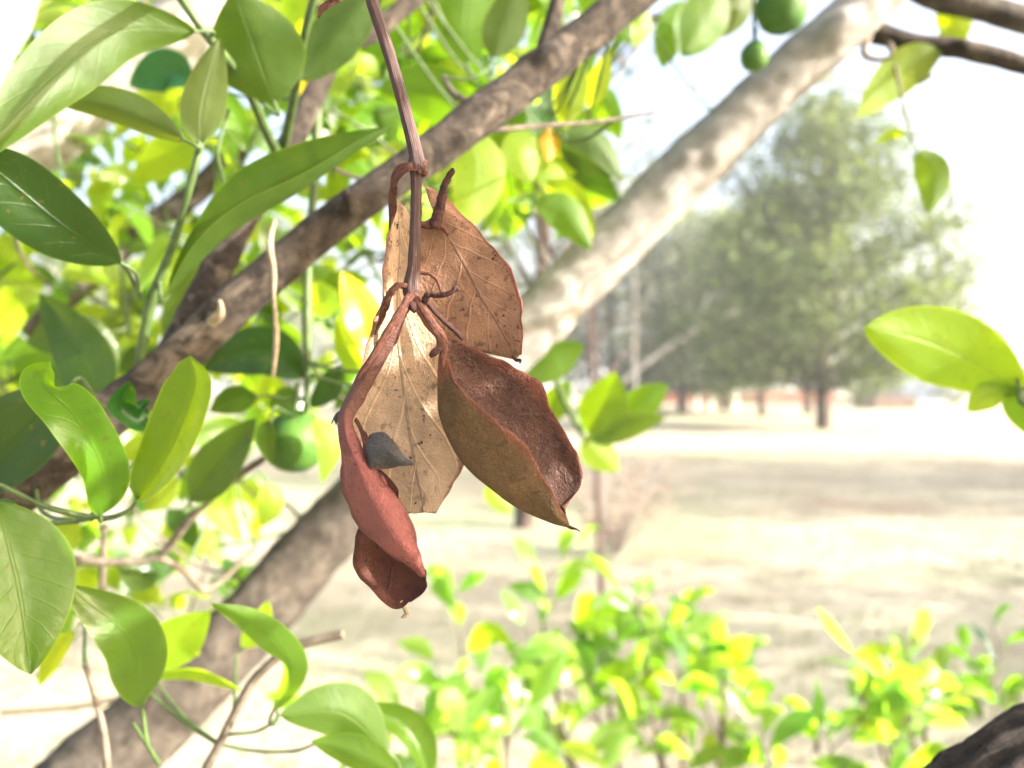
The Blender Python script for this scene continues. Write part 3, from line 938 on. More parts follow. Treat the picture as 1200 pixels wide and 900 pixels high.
fruit(345, 518, .5, 36, 'green citrus fruit hanging from a straight green stem below the grey branch')
fruit(916, 8, .70, 31, 'larger green citrus fruit touching the top edge beside the pale limb')
fruit(884, 66, .71, 17, 'small round green citrus fruit just above the pale limb')
for a in ([(916, -22, .70), (925, -45, .71), (960, -70, .74)], [(884, 48, .71), (884, 15, .72), (890, -40, .72), (940, -70, .74)]):
    mb = MB()
    mb.tube([P(*q) for q in a], [.002, .002, .0025, .003][:len(a)], 8, 12)
    mb.build('twig', M['twig'], tree)

# ------------------------------------------------------------------ the dry sprig (in focus)
D0 = 0.24
sprig = thing('dry_sprig', 'dead brown sprig with curled dry leaves hanging from a thin reddish stem', 'dry sprig', P(488, 195, D0))


def dp(x, y, mm=0.0):
    return P(x, y, D0 + mm / 1000.0)


def patch(rows, nv=44, nu=26, crumple=0.0013, rough=0.0007, freq=120.0):
    """rows of (x, y, depth offset mm) -> smooth sheet as MB grid"""
    ctl = [[dp(*p) for p in r] for r in rows]
    out = []
    for i in range(nv):
        v = i / (nv - 1)
        col = [crom([ctl[a][b] for a in range(len(ctl))], v) for b in range(len(ctl[0]))]
        row = []
        for j in range(nu):
            u = j / (nu - 1)
            q = crom(col, u)
            e = min(u, 1 - u)
            q = q + Vector((0.3, 1.0, 0.3)) * crumple * (noise.noise(q * 38) + .5 * abs(noise.noise(q * 85)))
            q = q + Vector((0.25 * noise.noise(q * freq * 2 + Vector((9, 0, 0))) if e < .1 else 0, 1.0, 0)) * rough * noise.noise(q * freq)
            if e < 0.04:
                q = q + Vector((noise.noise(q * 210), 0, noise.noise(q * 210 + Vector((5, 5, 5))))) * 0.0009 + Vector((noise.noise(q * 90), 0, noise.noise(q * 90 + Vector((5, 5, 5))))) * 0.0009
            row.append(q)
        out.append(row)
    return out


def dry_leaf(rows, mat, parent=None, name='leaf', label=None, **kw):
    mb = MB()
    g = patch(rows, **kw)
    mb.grid(g)
    o = mb.build(name, mat, parent or sprig, origin=g[0][0])
    so = o.modifiers.new('thickness', 'SOLIDIFY')
    so.thickness = 0.00016
    so.offset = 0
    if INNER.get(mat.name):
        o.data.materials.append(INNER[mat.name])
        so.material_offset = 1
    if label:
        o['label'] = label
    return o


def flip(rows):
    return [list(reversed(r)) for r in rows]


leafL = dry_leaf(flip([
    [(461, 240, 6), (464, 239, 7), (467, 238, 8), (471, 240, 8), (475, 243, 9)],
    [(453, 290, 4), (460, 288, 7), (468, 286, 9), (486, 287, 11), (502, 290, 13)],
    [(446, 350, 3), (456, 348, 7), (465, 346, 10), (492, 350, 13), (522, 360, 15)],
    [(424, 425, 3), (444, 423, 7), (469, 420, 10), (508, 428, 13), (548, 440, 16)],
    [(401, 495, 4), (434, 493, 7), (477, 490, 9), (522, 495, 12), (560, 505, 14)],
    [(420, 560, 7), (452, 558, 8), (488, 552, 8), (522, 546, 10), (546, 540, 11)],
    [(455, 592, 9), (475, 588, 8), (494, 582, 7), (512, 580, 7), (526, 577, 8)],
    [(478, 601, 8), (487, 602, 7), (496, 601, 6), (505, 602, 6), (512, 603, 6)]]), M['dry_beige'], label='broad pale beige dry leaf', nv=60, nu=36)
leafR = dry_leaf(flip([
    [(490, 262, 4), (500, 258, 4), (508, 250, 4), (502, 232, 5), (497, 213, 6)],
    [(487, 300, 5), (504, 290, 5), (523, 274, 4), (533, 259, 4), (540, 249, 5)],
    [(485, 350, 7), (512, 332, 6), (545, 312, 5), (568, 296, 4), (581, 290, 3)],
    [(500, 385, 8), (532, 365, 7), (562, 346, 5), (588, 333, 3), (602, 325, 1)],
    [(528, 402, 8), (556, 388, 6), (579, 373, 4), (600, 366, 2), (613, 362, 0)],
    [(562, 414, 7), (580, 406, 5), (593, 397, 3), (605, 396, 1), (613, 393, 0)],
    [(597, 420, 4), (601, 421, 3), (605, 421, 2), (607, 419, 2), (609, 415, 1)]]), M['dry_brown'], label='brown dry leaf with pointed tip', nv=56, nu=34)
pouch = dry_leaf([
    [(519, 398, -2), (518, 400, -2), (517, 402, -1), (524, 400, 1), (531, 398, 2)],
    [(525, 424, -6), (518, 430, -5), (514, 440, -3), (536, 426, 3), (556, 407, 3)],
    [(546, 461, -8), (530, 475, -7), (516, 490, -4), (566, 452, 4), (596, 431, 3)],
    [(584, 494, -8), (562, 518, -7), (541, 540, -4), (602, 490, 4), (634, 452, 3)],
    [(617, 523, -7), (597, 549, -6), (577, 574, -3), (630, 520, 4), (655, 498, 3)],
    [(642, 568, -5), (627, 584, -5), (611, 598, -2), (655, 556, 3), (682, 550, 2)],
    [(655, 597, -4), (649, 605, -5), (643, 612, -1), (659, 590, 2), (676, 577, 2)],
    [(664, 612, -2), (666, 616, -2), (668, 619, -1), (664, 606, 1), (658, 594, 1)]], M['dry_olive'], label='folded olive brown dry leaf open like a pod', nv=60, nu=44, freq=110.0)
curled = dry_leaf(flip([
    [(475, 352, -3), (479, 350, -4), (484, 352, -3)],
    [(452, 385, -3), (458, 389, -5), (465, 397, -3)],
    [(424, 430, -3), (432, 434, -5), (440, 442, -3)],
    [(402, 470, -4), (409, 474, -6), (418, 482, -4)],
    [(395, 492, -5), (403, 492, -8), (412, 497, -6)],
    [(397, 517, -6), (408, 517, -10), (423, 522, -7)],
    [(400, 545, -5), (420, 546, -11), (444, 549, -7)],
    [(400, 572, -4), (428, 572, -11), (463, 572, -6)],
    [(411, 602, -3), (446, 604, -10), (479, 600, -5)],
    [(429, 625, -3), (466, 632, -8), (489, 634, -4)],
    [(447, 640, -3), (478, 649, -6), (494, 652, -3)],
    [(470, 656, -2), (487, 663, -4), (497, 665, -2)],
    [(494, 676, -1), (496, 676, -1), (499, 677, -1)]]), M['dry_pink'], label='curled pinkish red dry leaf', nv=70, nu=22)
dry_leaf([
    [(424, 612, 1), (440, 617, 2), (470, 640, 2), (490, 660, 1), (499, 668, 0)],
    [(416, 640, 1), (435, 645, 5), (462, 658, 6), (485, 672, 4), (500, 680, 0)],
    [(415, 660, 0), (432, 668, 5), (458, 680, 6), (482, 687, 4), (500, 689, -1)],
    [(422, 677, -1), (436, 683, 3), (455, 694, 4), (478, 697, 2), (493, 696, -1)],
    [(437, 686, -1), (445, 699, 0), (460, 711, 0), (472, 711, 0), (482, 702, -1)]], M['dry_inner'], curled, 'curled_tip', 'dark red inner side of the curled leaf', nv=34, nu=34)
dry_leaf([
    [(428, 519, -9), (428, 526, -10), (431, 534, -9)],
    [(437, 506, -9), (435, 527, -11), (436, 549, -10)],
    [(453, 507, -8), (450, 528, -12), (453, 549, -9)],
    [(463, 521, -10), (464, 535, -12), (466, 547, -10)],
    [(474, 536, -10), (474, 541, -11), (475, 546, -10)],
    [(484, 542, -10), (484, 543, -10), (484, 544, -10)]], M['dry_black'], curled, 'charred_lobe', 'dark grey withered lobe', nv=30, nu=20)
dry_leaf([
    [(414, 494, -6), (416, 490, -6)], [(421, 506, -8), (425, 502, -8)], [(426, 521, -9), (432, 512, -10)], [(429, 545, -8), (440, 549, -9)]], M['petiole'], curled, 'rolled_edge', nv=20, nu=6)
dry_leaf([[(394, 500, -3), (399, 482, -4)], [(391, 494, -3), (395, 484, -3)], [(389, 497, -2), (391, 493, -2)]], M['dry_black'], curled, 'scorched_chip', nv=8, nu=5)
dry_leaf([[(445, 549, -7), (450, 553, -9)], [(453, 563, -8), (458, 560, -10)], [(460, 575, -6), (467, 572, -8)], [(466, 586, -5), (468, 584, -6)]], M['dry_inner'], curled, 'rolled_edge', nv=16, nu=8)


def stalk(name, pts, mat, seg=14, n=None, rough=.10, freq=300.0, ridges=0, parent=None, knobs=()):
    mb = MB()
    kn = [(dp(*q), kr, kh) for *q, kr, kh in knobs]
    thin = 1.0 if name in ('stem', 'tip') else .82
    mb.tube([dp(x, y, mm) for x, y, mm, w in pts], [w / 2 / FPX * D0 * thin for x, y, mm, w in pts], seg, n or len(pts) * 14, max(rough, .2 if thin < 1 else 0), freq * 1.5, ridges or 4, kn)
    return mb.build(name, mat, parent or sprig)


stalk('stem', [(424, -40, -1, 14), (437, 5, -1, 14), (455, 60, -1, 14), (472, 120, -1, 14), (486, 175, -1, 16), (489, 196, -1, 20), (488, 214, -1, 13), (487, 262, -1, 13), (485, 310, -1, 14), (482, 338, -1, 19), (484, 350, -1, 14)],
      M['dry_stem'], 26, 130, .06, 260.0, 6)
mb = MB()   # the sprig hangs from this twig of the tree, above the frame
mb.tube([P(490, -8, .595), P(450, -120, .45), P(405, -130, .30), P(424, -40, .24)], [.004, .0035, .003, .0022], 8, 24, .1, 90.0)
mb.build('twig', M['dead_twig'], tree)
# knobby joint
mb = MB()
nr = random.Random(8)
for i in range(15):
    a = nr.uniform(0, 6.28)
    c = dp(489 + 9 * math.cos(a), 196 + nr.uniform(-7, 7), -1 + 2.2 * math.sin(a))
    r = nr.uniform(.0005, .0010)
    rows = [[c + Vector((math.sin(t) * math.cos(b), math.sin(t) * math.sin(b), math.cos(t))) * r * (1 + .3 * nr.random()) for b in [j * 1.047 for j in range(6)]] for t in [i2 * .6283 for i2 in range(6)]]
    mb.grid(rows, closed=True)
mb.build('node', M['petiole'], sprig)
# flat reddish petiole curling over to the beige leaf
dry_leaf([[(494, 191, -3), (490, 199, -3)], [(478, 189, -4), (480, 199, -4)], [(464, 197, -2), (472, 207, -3)], [(457, 215, 1), (467, 217, -1)], [(455, 238, 5), (464, 238, 3)], [(455, 256, 6), (462, 250, 5)], [(455, 275, 7), (459, 262, 6)]],
         M['petiole'], leafL, 'petiole', nv=34, nu=8, rough=.0002)
stalk('petiole', [(489, 262, 0, 9), (500, 264, 1, 11), (510, 263, 2, 13), (518, 266, 3, 9), (526, 276, 3, 4)], M['petiole'], parent=leafR)
stalk('stub', [(509, 266, 1, 17), (514, 248, 0, 15), (518, 232, -1, 13), (523, 213, -2, 10), (530, 201, -3, 8), (532, 199, -3, 5)], M['petiole_dark'], rough=.22, freq=420)
stalk('petiole', [(484, 340, -1, 11), (474, 334, -3, 8), (464, 336, -4, 9), (457, 345, -3, 10), (452, 356, -1, 12), (447, 372, 1, 9), (440, 392, 3, 4)], M['petiole'], rough=.28, freq=500)
stalk('petiole', [(481, 346, -3, 13), (470, 366, -5, 14), (455, 388, -6, 12), (438, 416, -6, 9), (420, 444, -6, 6)], M['petiole'], parent=curled)
stalk('petiole', [(484, 344, -2, 11), (495, 362, -4, 11), (508, 382, -5, 14), (517, 396, -5, 16), (520, 408, -5, 12), (519, 425, -6, 8), (518, 440, -5, 4)], M['petiole'], parent=pouch)
stalk('stub', [(516, 396, -5, 10), (515, 407, -6, 10), (508, 414, -7, 11), (504, 418, -7, 6)], M['petiole_dark'], rough=.2)
stalk('tendril', [(497, 356, -3, 8), (500, 346, -4, 9), (515, 346, -5, 8), (528, 343, -6, 7), (534, 338, -6, 8), (538, 340, -6, 4)], M['petiole_dark'], rough=.3, freq=500)
stalk('tendril', [(492, 320, 2, 5), (503, 321, 2, 5), (512, 328, 2, 5), (517, 341, 1, 4), (518, 346, 0, 3)], M['petiole'], rough=.15)
stalk('tendril', [(498, 352, -1, 6), (512, 368, 0, 7), (528, 383, 1, 7), (543, 398, 1, 5)], M['petiole_dark'], rough=.15)
stalk('bud', [(481, 352, -3, 7), (483, 358, -4, 12), (485, 364, -4, 8), (485, 367, -4, 2)], M['petiole_dark'])
stalk('tip', [(600, 417, 2, 3), (605, 422, 2, 4), (610, 422, 1, 3), (609, 426, 1, 2)], M['petiole_dark'], parent=leafR)
stalk('tip', [(660, 613, -1, 4), (668, 618, -1, 4), (675, 620, -2, 2), (680, 623, -2, 1)], M['petiole_dark'], parent=pouch)
stalk('tip', [(470, 704, 1, 4), (474, 712, 1, 6), (477, 719, 1, 6), (470, 724, 1, 2)], M['pale_twig'], parent=curled)
# shrivelled scrap at the top, left of the stem
dry_leaf([[(392, -6, 4), (402, 2, 4)], [(384, 1, 4), (390, 8, 4)], [(374, 10, 3), (380, 14, 4)], [(371, 20, 3), (373, 22, 3)]], M['petiole'], name='scrap', nv=14, nu=6)
stalk('tendril', [(398, -2, 4, 4), (420, -18, 2, 4), (430, -22, 0, 5)], M['petiole'])

# ------------------------------------------------------------------ sunlit citrus shrubs below
brng = random.Random(77)


def shrub(label, base, tops, nleaf, cols, seedn):
    rg = random.Random(seedn)
    t = thing('citrus_shrub', label, 'shrub', base, 'young citrus shrubs under the tree')
    tot = 0
    for x, y, d in tops:
        tip = P(x, y, d)
        low = base + Vector((rg.uniform(-.03, .03), rg.uniform(-.03, .03), -.03))
        midp = base.lerp(tip, .55) + Vector((rg.uniform(-.05, .05), rg.uniform(-.05, .05), .05))
        mb = MB()
        mb.tube([low, low.lerp(midp, .5), midp, midp.lerp(tip, .6), tip], [.009, .008, .0055, .004, .002], 8, 30, .1, 50.0)
        mb.build('stem', M['dead_twig'], t)
        for s in range(3):
            f = .5 + .5 * (s + 1) / 3
            st = crom([low, midp, tip], .4 + .6 * f) if s < 2 else tip - Vector((0, 0, .05))
            dv = Vector((rg.uniform(-1, 1), rg.uniform(-.6, .6), rg.uniform(.2, 1.0)))
            tot += leafy_shoot(st, dv, rg.uniform(.08, .17), nleaf, t, cols, 'shrub_leaf', (.06, .11), 'dead_twig', blunt=1.1, slim=.8, r0=.002, droop=-.25, rg=rg, nl=9, nw=4)
    return tot


LEAFCOL.update({'s1': (0.11, 0.185, 0.045), 's2': (0.085, 0.155, 0.035), 's3': (0.15, 0.21, 0.055), 's4': (0.055, 0.11, 0.035)})
YC = ['s1', 's1', 's2', 's3', 's2', 's4', 's1', 's3', 'yl']
b1 = Vector((-0.05, 1.35, 0)); b2 = Vector((0.35, 1.55, 0)); b3 = Vector((0.85, 1.5, 0)); b4 = Vector((1.05, 1.75, 0))
tot = shrub('yellow green citrus shrub rising below the dry sprig', b1, [(540, 745, 1.2), (490, 820, 1.1), (590, 820, 1.15), (540, 890, 1.1)], 5, YC, 1)
tot += shrub('taller bushy citrus shrub with bright glossy leaves in front of the lawn', b2, [(622, 665, 1.4), (700, 730, 1.45), (745, 690, 1.4), (690, 800, 1.35), (800, 720, 1.5), (850, 755, 1.4), (760, 820, 1.3), (640, 830, 1.3), (850, 840, 1.3)], 5, YC, 2)
tot += shrub('low citrus shrub of yellow leaves beside the dark corner limb', b3, [(950, 850, 1.3), (1010, 815, 1.3), (1045, 780, 1.35), (1085, 795, 1.4), (900, 880, 1.25), (1040, 870, 1.25)], 5, YC, 3)
tot += shrub('small citrus shrub with bluish green leaves behind the dark corner limb', b4, [(1165, 790, 1.6), (1195, 810, 1.55)], 4, ['br', 'tl', 'md', 'lt'], 4)
print('shrub leaves', tot)

# ------------------------------------------------------------------ background trees
k = NT('needle_foliage')
oc = k.coord('Object')
c = k.mix(k.ramp(k.noise(oc, 0.8, 3.0), 0.35, 0.65), (0.075, 0.108, 0.046), (0.14, 0.178, 0.076))
M['needles'] = k.done(k.mixsh(.35, k.principled(c, .6, .25), k.translucent(k.mix(1.0, c, (1.5, 1.5, .8), 'MULTIPLY'))))
k = NT('grey_foliage')
oc = k.coord('Object')
c = k.mix(k.ramp(k.noise(oc, 0.8, 3.0), 0.35, 0.65), (0.13, 0.155, 0.10), (0.21, 0.235, 0.145))
M['greyleaf'] = k.done(k.mixsh(.35, k.principled(c, .6, .25), k.translucent(k.mix(1.0, c, (1.3, 1.4, .8), 'MULTIPLY'))))
M['pine_bark'] = bark_material('pine_bark', (0.06, 0.042, 0.034), (0.12, 0.085, 0.07), (0.15, 0.12, 0.10), scale=6.0, depth=0.02)
M['pale_bark'] = bark_material('pale_bark', (0.30, 0.27, 0.24), (0.44, 0.41, 0.38), (0.5, 0.48, 0.45), scale=6.0, depth=0.01)
M['pink_bark'] = bark_material('pinkish_bark', (0.16, 0.105, 0.09), (0.26, 0.18, 0.155), (0.32, 0.25, 0.22), scale=8.0, depth=0.006)
M['grey_bark'] = bark_material('grey_bark', (0.16, 0.145, 0.13), (0.25, 0.235, 0.22), (0.3, 0.29, 0.28), scale=6.0, depth=0.01)
k = NT('pinkish_dry_foliage')
c = k.mix(k.ramp(k.noise(k.coord('Object'), 2.0, 3.0), 0.35, 0.65), (0.26, 0.15, 0.11), (0.34, 0.23, 0.17))
M['dryfoliage'] = k.done(k.mixsh(.3, k.principled(c, .8, .15), k.translucent(c)))


def tree_mesh(h, crown_r, crown_z0, trunk_r, nclump, per, leaf, seed, lean=0.0, conic=.5, forks=1):
    """-> trunk MB, crown MB for a tree standing at the origin"""
    rg = random.Random(seed)
    tr, cr = MB(), MB()
    top = Vector((lean * h, 0, h * .92))
    spine = [Vector((0, 0, -.15)), Vector((lean * h * .2 + rg.uniform(-.1, .1), 0, h * .25)), Vector((lean * h * .5, rg.uniform(-.15, .15), h * .55)), top]
    tr.tube(spine, [trunk_r * 1.15, trunk_r * .9, trunk_r * .6, trunk_r * .12], 12, 24, .10, 2.2)
    for i in range(nclump):
        f = (i + rg.random()) / nclump
        z = crown_z0 + (h - crown_z0) * f
        rr = crown_r * ((1 - f) ** conic) * (.55 + .45 * min(1, f * 5)) * rg.uniform(.55, 1.08)
        a = i * 2.399 + rg.uniform(-.5, .5)
        base = crom(spine, min(.98, max(.15, (z - .25 * rr) / h)))
        tip = Vector((base.x + math.cos(a) * rr, base.y + math.sin(a) * rr, z + rg.uniform(-.05, .12) * rr))
        mid = base.lerp(tip, .5) + Vector((0, 0, .08 * rr))
        br = trunk_r * .28 * (1 - .6 * f)
        tr.tube([base, mid, tip], [br, br * .65, br * .2], 6, 8, .1, 3.0)
        n = int(per * (.4 + rr / crown_r))
        for q in range(n):
            s = rg.random() ** .6
            c = base.lerp(tip, .25 + .8 * s) + Vector((0, 0, .08 * rr * math.sin(s * 3)))
            sp = .085 * crown_r
            c = c + Vector((rg.gauss(0, sp), rg.gauss(0, sp), rg.gauss(0, sp * .75)))
            d = Vector((rg.uniform(-1, 1), rg.uniform(-1, 1), rg.uniform(-.6, .9))).normalized()
            w = d.cross(Vector((rg.uniform(-1, 1), rg.uniform(-1, 1), rg.uniform(-1, 1)))).normalized()
            l = leaf * rg.uniform(.6, 1.5)
            cr.poly([c - w * l * .22, c + d * l * .5 - w * l * .3, c + d * l, c + d * l * .45 + w * l * .32])
    return tr, cr


def put_tree(name, label, cat, base, meshes, s=1.0, rot=0.0, group=None, sz=None):
    t = thing(name, label, cat, base, group)
    t.rotation_euler = (0, 0, rot)
    t.scale = (s, s, sz or s)
    for nm, me in meshes:
        o = bpy.data.objects.new(nm, me)
        scene.collection.objects.link(o)
        o.parent = t
    return t


def as_mesh(tr, cr, bark, fol):
    out = []
    for nm, b, m, sm in (('trunk', tr, bark, True), ('crown', cr, fol, False)):
        o = b.build(nm, m, smooth=sm)
        me = o.data
        bpy.data.objects.remove(o)
        out.append((nm, me))
    return out


pineA = as_mesh(*tree_mesh(12.3, 6.8, 1.7, .25, 72, 330, .24, 1, conic=.50), M['pine_bark'], M['needles'])
pineB = as_mesh(*tree_mesh(12.5, 5.4, 2.4, .22, 52, 170, .24, 2, conic=.42), M['pine_bark'], M['needles'])
greyT = as_mesh(*tree_mesh(10.0, 4.8, 0.9, .20, 52, 180, .23, 3, conic=.4), M['pine_bark'], M['greyleaf'])
lowB = as_mesh(*tree_mesh(4.0, 2.2, .2, .10, 22, 180, .16, 4, conic=.35), M['pine_bark'], M['greyleaf'])
slim = as_mesh(*tree_mesh(8.0, 1.9, 3.2, .095, 30, 26, .10, 5, lean=.085, conic=.3), M['pine_bark'], M['greyleaf'])
bare = as_mesh(*tree_mesh(9.0, 2.2, 2.2, .065, 34, 14, .12, 6, conic=.3), M['grey_bark'], M['greyleaf'])

G = 'trees across the lawn'
put_tree('pine_tree', 'broad pine with dark straight trunk standing alone on the lawn', 'tree', on_ground(965, 502), pineA, 1.0, .4, G)
put_tree('pine_tree', 'slender trunked pine left of the lone pine, further back', 'tree', on_ground(893, 488), pineB, .95, 1.2, G)
put_tree('pine_tree', 'pine close behind the lone pine, its trunk beside it', 'tree', on_ground(947, 486), pineB, 1.05, 2.6, G)
put_tree('grey_green_tree', 'pale grey green tree behind the slanting dead branch', 'tree', on_ground(800, 484), greyT, 1.25, .3, G)
put_tree('grey_green_tree', 'tall grey green tree rising behind the pale limb', 'tree', on_ground(715, 482), greyT, 1.5, 2.0, G)
put_tree('grey_green_tree', 'grey green tree hidden behind the dry leaves', 'tree', on_ground(560, 480), greyT, 1.3, 4.0, G)
put_tree('grey_green_tree', 'grey green tree far behind the leafy crown', 'tree', on_ground(330, 482), greyT, 1.3, 5.0, G)
put_tree('grey_green_tree', 'grey green tree behind the curly leaf', 'tree', on_ground(90, 484), greyT, 1.2, 1.0, G)
put_tree('grey_green_tree', 'grey green tree leaning over the white posts', 'tree', on_ground(850, 481), greyT, 1.35, 3.3, G)
# pines beside the lawn, right of the view: their shade lies across the grass
put_tree('pine_tree', 'pine at the side of the lawn shading the grass', 'tree', Vector((18.5, 9.6, 0)), pineB, 1.0, .9, G)
put_tree('pine_tree', 'small pine shading the near lawn', 'tree', Vector((9.5, 2.7, 0)), pineB, .46, 2.9, G)
put_tree('pine_tree', 'pine behind the shading pines at the side of the lawn', 'tree', Vector((27.0, 7.0, 0)), pineB, 1.1, 4.2, G)
for x, y, s, lab in ((855, 478, 1.0, 'low olive bush against the red wall'), (760, 479, .9, 'low pale bush below the slanting dead branch'),
                     (1010, 477, .95, 'rounded olive bush beside the dark shelter'), (1118, 476, .9, 'rounded bush under the bright hanging leaf')):
    put_tree('bush', lab, 'bush', on_ground(x, y), lowB, s, x * .1, 'bushes at the far edge of the lawn')
put_tree('slim_tree', 'slim dark trunked tree with thin twigs behind the pale limb', 'tree', on_ground(612, 618), slim, 1.0, 0.0)
put_tree('bare_tree', 'tall nearly bare tree with greyish twigs against the sky', 'tree', on_ground(700, 500), bare, 1.5, 0.5)
put_tree('bare_tree', 'nearly bare grey tree standing beside the white posts', 'tree', on_ground(745, 492), bare, 1.6, 2.5)

# thin young tree with a pale stem, and the dry pinkish bush at its foot
yb = on_ground(706, 705)
yt = thing('young_tree', 'thin young tree with a pale pinkish stem on the lawn', 'tree', yb)
mb = MB()
mb.tube([yb + Vector((0, 0, -.05)), P(702, 620, 5.5), P(698, 520, 5.5), P(694, 420, 5.5), P(690, 330, 5.5), P(700, 250, 5.6)], [.026, .023, .020, .018, .014, .006], 10, 40, .1, 12.0)
yr = random.Random(4)
for i in range(12):
    s = P(700 - i * 1.0, 560 - i * 26, 5.5)
    a = yr.uniform(0, 6.28)
    e = s + Vector((math.cos(a) * .4, math.sin(a) * .4, .35))
    mb.tube([s, s.lerp(e, .5) + Vector((0, 0, .03)), e], [.009, .006, .002], 5, 6, .1, 20.0)
mb.build('trunk', M['pink_bark'], yt)
db = on_ground(722, 650)
dt = thing('dry_bush', 'dry pinkish brown bush around the foot of the young tree', 'bush', db)
mb, m2 = MB(), MB()
for i in range(46):
    a = yr.uniform(0, 6.28)
    rr = yr.uniform(.15, .85)
    e = db + Vector((math.cos(a) * rr, math.sin(a) * rr, yr.uniform(.35, 1.05)))
    mb.tube([db + Vector((0, 0, -.03)), db.lerp(e, .5) + Vector((0, 0, .1)), e], [.008, .005, .002], 5, 6, .1, 20.0)
    for q in range(20):
        c = db.lerp(e, yr.uniform(.35, 1.05)) + Vector((yr.gauss(0, .06), yr.gauss(0, .06), yr.gauss(0, .06)))
        d = Vector((yr.uniform(-1, 1), yr.uniform(-1, 1), yr.uniform(-1, 1))).normalized()
        w = d.orthogonal().normalized()
        m2.poly([c - w * .008, c + d * .02 - w * .01, c + d * .045, c + d * .02 + w * .01])
mb.build('stem', M['pale_bark'], dt)
m2.build('crown', M['dryfoliage'], dt, smooth=False)

# slanting dead branch in front of the grey trees
sb = on_ground(712, 489)
st = thing('dead_branch', 'pale dead branch slanting up in front of the grey trees', 'branch', sb)
d_ = sb.y
mb = MB()
mb.tube([P(712, 462, d_), P(740, 438, d_), P(790, 402, d_), P(812, 385, d_), P(830, 345, d_)], [.16, .15, .12, .10, .05], 8, 24, .1, 3.0)
mb.tube([P(790, 402, d_), P(830, 380, d_), P(870, 362, d_), P(905, 352, d_)], [.10, .08, .06, .03], 8, 20, .1, 3.0)
mb.tube([sb + Vector((0, 0, -.1)), P(712, 470, d_), P(712, 462, d_), P(718, 455, d_)], [.2, .18, .17, .15], 8, 12, .1, 3.0)
mb.build('bough', M['pale_bark'], st)

# ------------------------------------------------------------------ far edge of the park: wall, posts, shelter, building
M['brick_red'] = plain('red_wall', (0.33, 0.115, 0.085), .9, .1, .25, 1.2, .01)
M['white_paint'] = plain('white_paint', (0.72, 0.72, 0.70), .7, .2, .08, 2.0, .002)
M['wall_white'] = plain('pale_wall', (0.62, 0.64, 0.68), .8, .2, .08, .6, .004)
M['roof_blue'] = plain('blue_grey_roof', (0.16, 0.20, 0.27), .6, .3, .15, .8, .004)
M['dark_metal'] = plain('dark_slate', (0.06, 0.065, 0.085), .6, .3, .2, 1.0, .004)
M['brown_wood'] = plain('brown_wood', (0.14, 0.085, 0.06), .8, .2, .2, 2.0, .004)
M['glass'] = plain('dark_window', (0.05, 0.06, 0.07), .15, .5, .1, 1.0, .0)


def box(mb, c0, c1, mi=0):
    x0, y0, z0 = c0
    x1, y1, z1 = c1
    v = [Vector((x, y, z)) for z in (z0, z1) for x, y in ((x0, y0), (x1, y0), (x1, y1), (x0, y1))]
    for f in ((3, 2, 1, 0), (4, 5, 6, 7), (0, 1, 5, 4), (1, 2, 6, 5), (2, 3, 7, 6), (3, 0, 4, 7)):
        mb.poly([v[i] for i in f], mi=mi)


def gp(x, y):
    return on_ground(x, y)


wp = gp(900, 473.5)
yw = wp.y
wt = thing('garden_wall', 'low red brick wall along the far edge of the lawn', 'wall', wp)
mb = MB()
x0, x1 = (740 - 600) / FPX * yw, (980 - 600) / FPX * yw
box(mb, (x0, yw, -.3), (x1, yw + .3, 1.15))
mb.build('wall', M['brick_red'], wt, smooth=False)
mb = MB()
box(mb, (x0 - .05, yw - .05, 1.153), (x1 + .05, yw + .35, 1.28))
mb.build('coping', M['pale_bark'], wt, smooth=False)
for x in (795, 817, 833, 862):
    b = gp(x, 482)
    t = thing('white_post', 'slim white post in front of the red wall', 'post', b, 'white posts by the red wall')
    mb = MB()
    mb.tube([b + Vector((0, 0, -.2)), b + Vector((0, 0, .9)), b + Vector((0, 0, 1.9))], [.13, .12, .12], 10, 8)
    mb.build('shaft', M['white_paint'], t)
    mb = MB()
    mb.tube([b + Vector((0, 0, 1.9)), b + Vector((0, 0, 1.98)), b + Vector((0, 0, 2.04))], [.16, .15, .03], 10, 6)
    mb.build('cap', M['white_paint'], t)
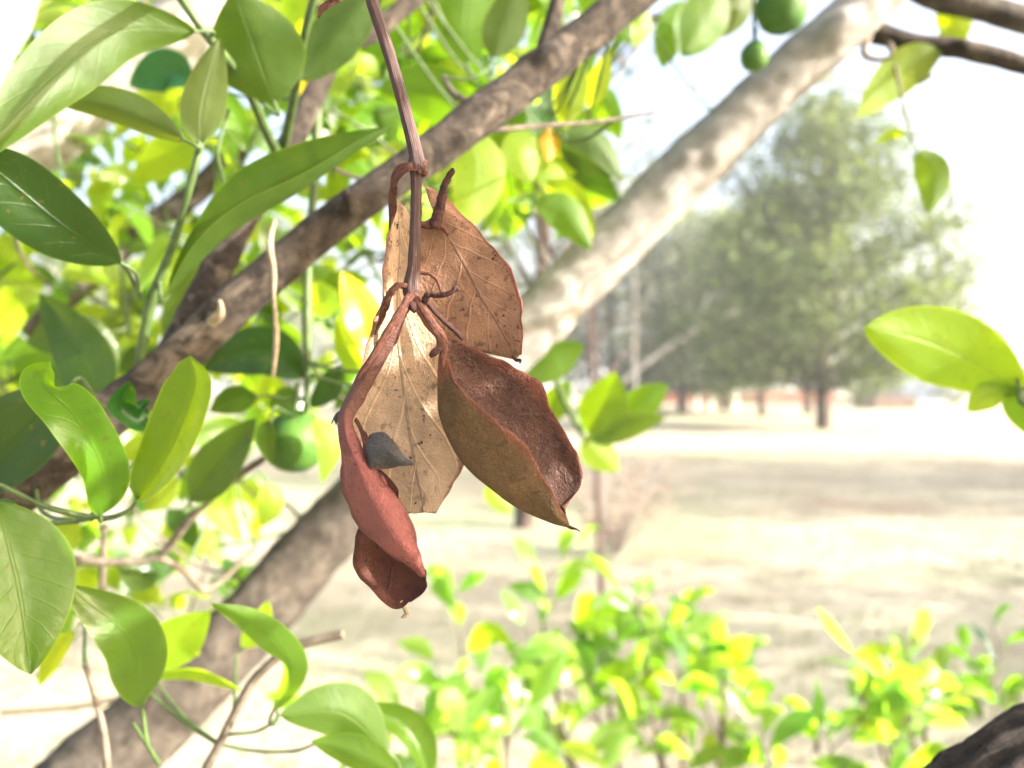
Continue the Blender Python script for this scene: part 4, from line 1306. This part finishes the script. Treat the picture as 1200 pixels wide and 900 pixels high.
# dark shelter
sp_ = gp(1050, 479)
ys = sp_.y
sh = thing('shelter', 'small dark slate park shelter with brown base', 'shelter', sp_)
cx = sp_.x
q = ys / FPX
mb = MB()
box(mb, (cx - 24 * q, ys, -.2), (cx + 24 * q, ys + 4, 15 * q))
mb.build('base', M['brown_wood'], sh, smooth=False)
mb = MB()
box(mb, (cx - 17 * q, ys + .4, 15.05 * q), (cx + 12 * q, ys + 3.6, 44 * q))
mb.build('wall', M['dark_metal'], sh, smooth=False)
mb = MB()
rz = 44 * q
v = [Vector((cx - 20 * q, ys, rz)), Vector((cx + 15 * q, ys, rz)), Vector((cx + 15 * q, ys + 4, rz)), Vector((cx - 20 * q, ys + 4, rz)), Vector((cx - 2 * q, ys + 1.4, rz + 12 * q)), Vector((cx - 2 * q, ys + 2.6, rz + 12 * q))]
for f in ((0, 1, 4), (1, 2, 5, 4), (2, 3, 5), (3, 0, 4, 5), (3, 2, 1, 0)):
    mb.poly([v[i] for i in f])
mb.build('roof', M['dark_metal'], sh, smooth=False)
# pale building at the right
bp = gp(1190, 470)
yb_ = bp.y
q = yb_ / FPX
bt = thing('building', 'long pale building with blue grey roof beyond the lawn', 'building', bp)
bx0, bx1 = (1115 - 600) * q, (1420 - 600) * q
top = (455 - 388) * q + 1.5
mb = MB()
box(mb, (bx0, yb_, -.3), (bx1, yb_ + 14, top))
mb.build('wall', M['wall_white'], bt, smooth=False)
mb = MB()
box(mb, (bx0 - 1, yb_ - 1, top + .01), (bx1 + 1, yb_ + 15, top + 9 * q))
mb.build('roof', M['roof_blue'], bt, smooth=False)
for i in range(8):
    wx = bx0 + 3 + i * 4.6
    mb = MB()
    box(mb, (wx, yb_ - .05, 2.0), (wx + 2.2, yb_ + .05, 4.2))
    w_ = mb.build('window', M['glass'], bt, smooth=False)
    mb = MB()
    box(mb, (wx - .12, yb_ - .12, 1.85), (wx + 2.32, yb_ + .02, 1.99))
    mb.build('sill', M['white_paint'], w_, smooth=False)

# ------------------------------------------------------------------ added veil volume, standing in for lens glare
mb = MB()
box(mb, (-1300, -60, -1.2), (1300, 1300, 26))
hz = mb.build('glare_veil', [], smooth=False)
tag(hz, 'added pale veil over the lawn and trees standing in for lens glare', 'glare_veil', kind='stuff')
hm = bpy.data.materials.new('glare_veil_air')
hm.use_nodes = True
hn = hm.node_tree.nodes
hn.clear()
pv = hn.new('ShaderNodeVolumePrincipled')
pv.inputs['Color'].default_value = (0.95, 0.97, 1.0, 1)
pv.inputs['Density'].default_value = 0.0018
pv.inputs['Anisotropy'].default_value = 0.2
ho = hn.new('ShaderNodeOutputMaterial')
hm.node_tree.links.new(pv.outputs[0], ho.inputs['Volume'])
hz.data.materials.append(hm)
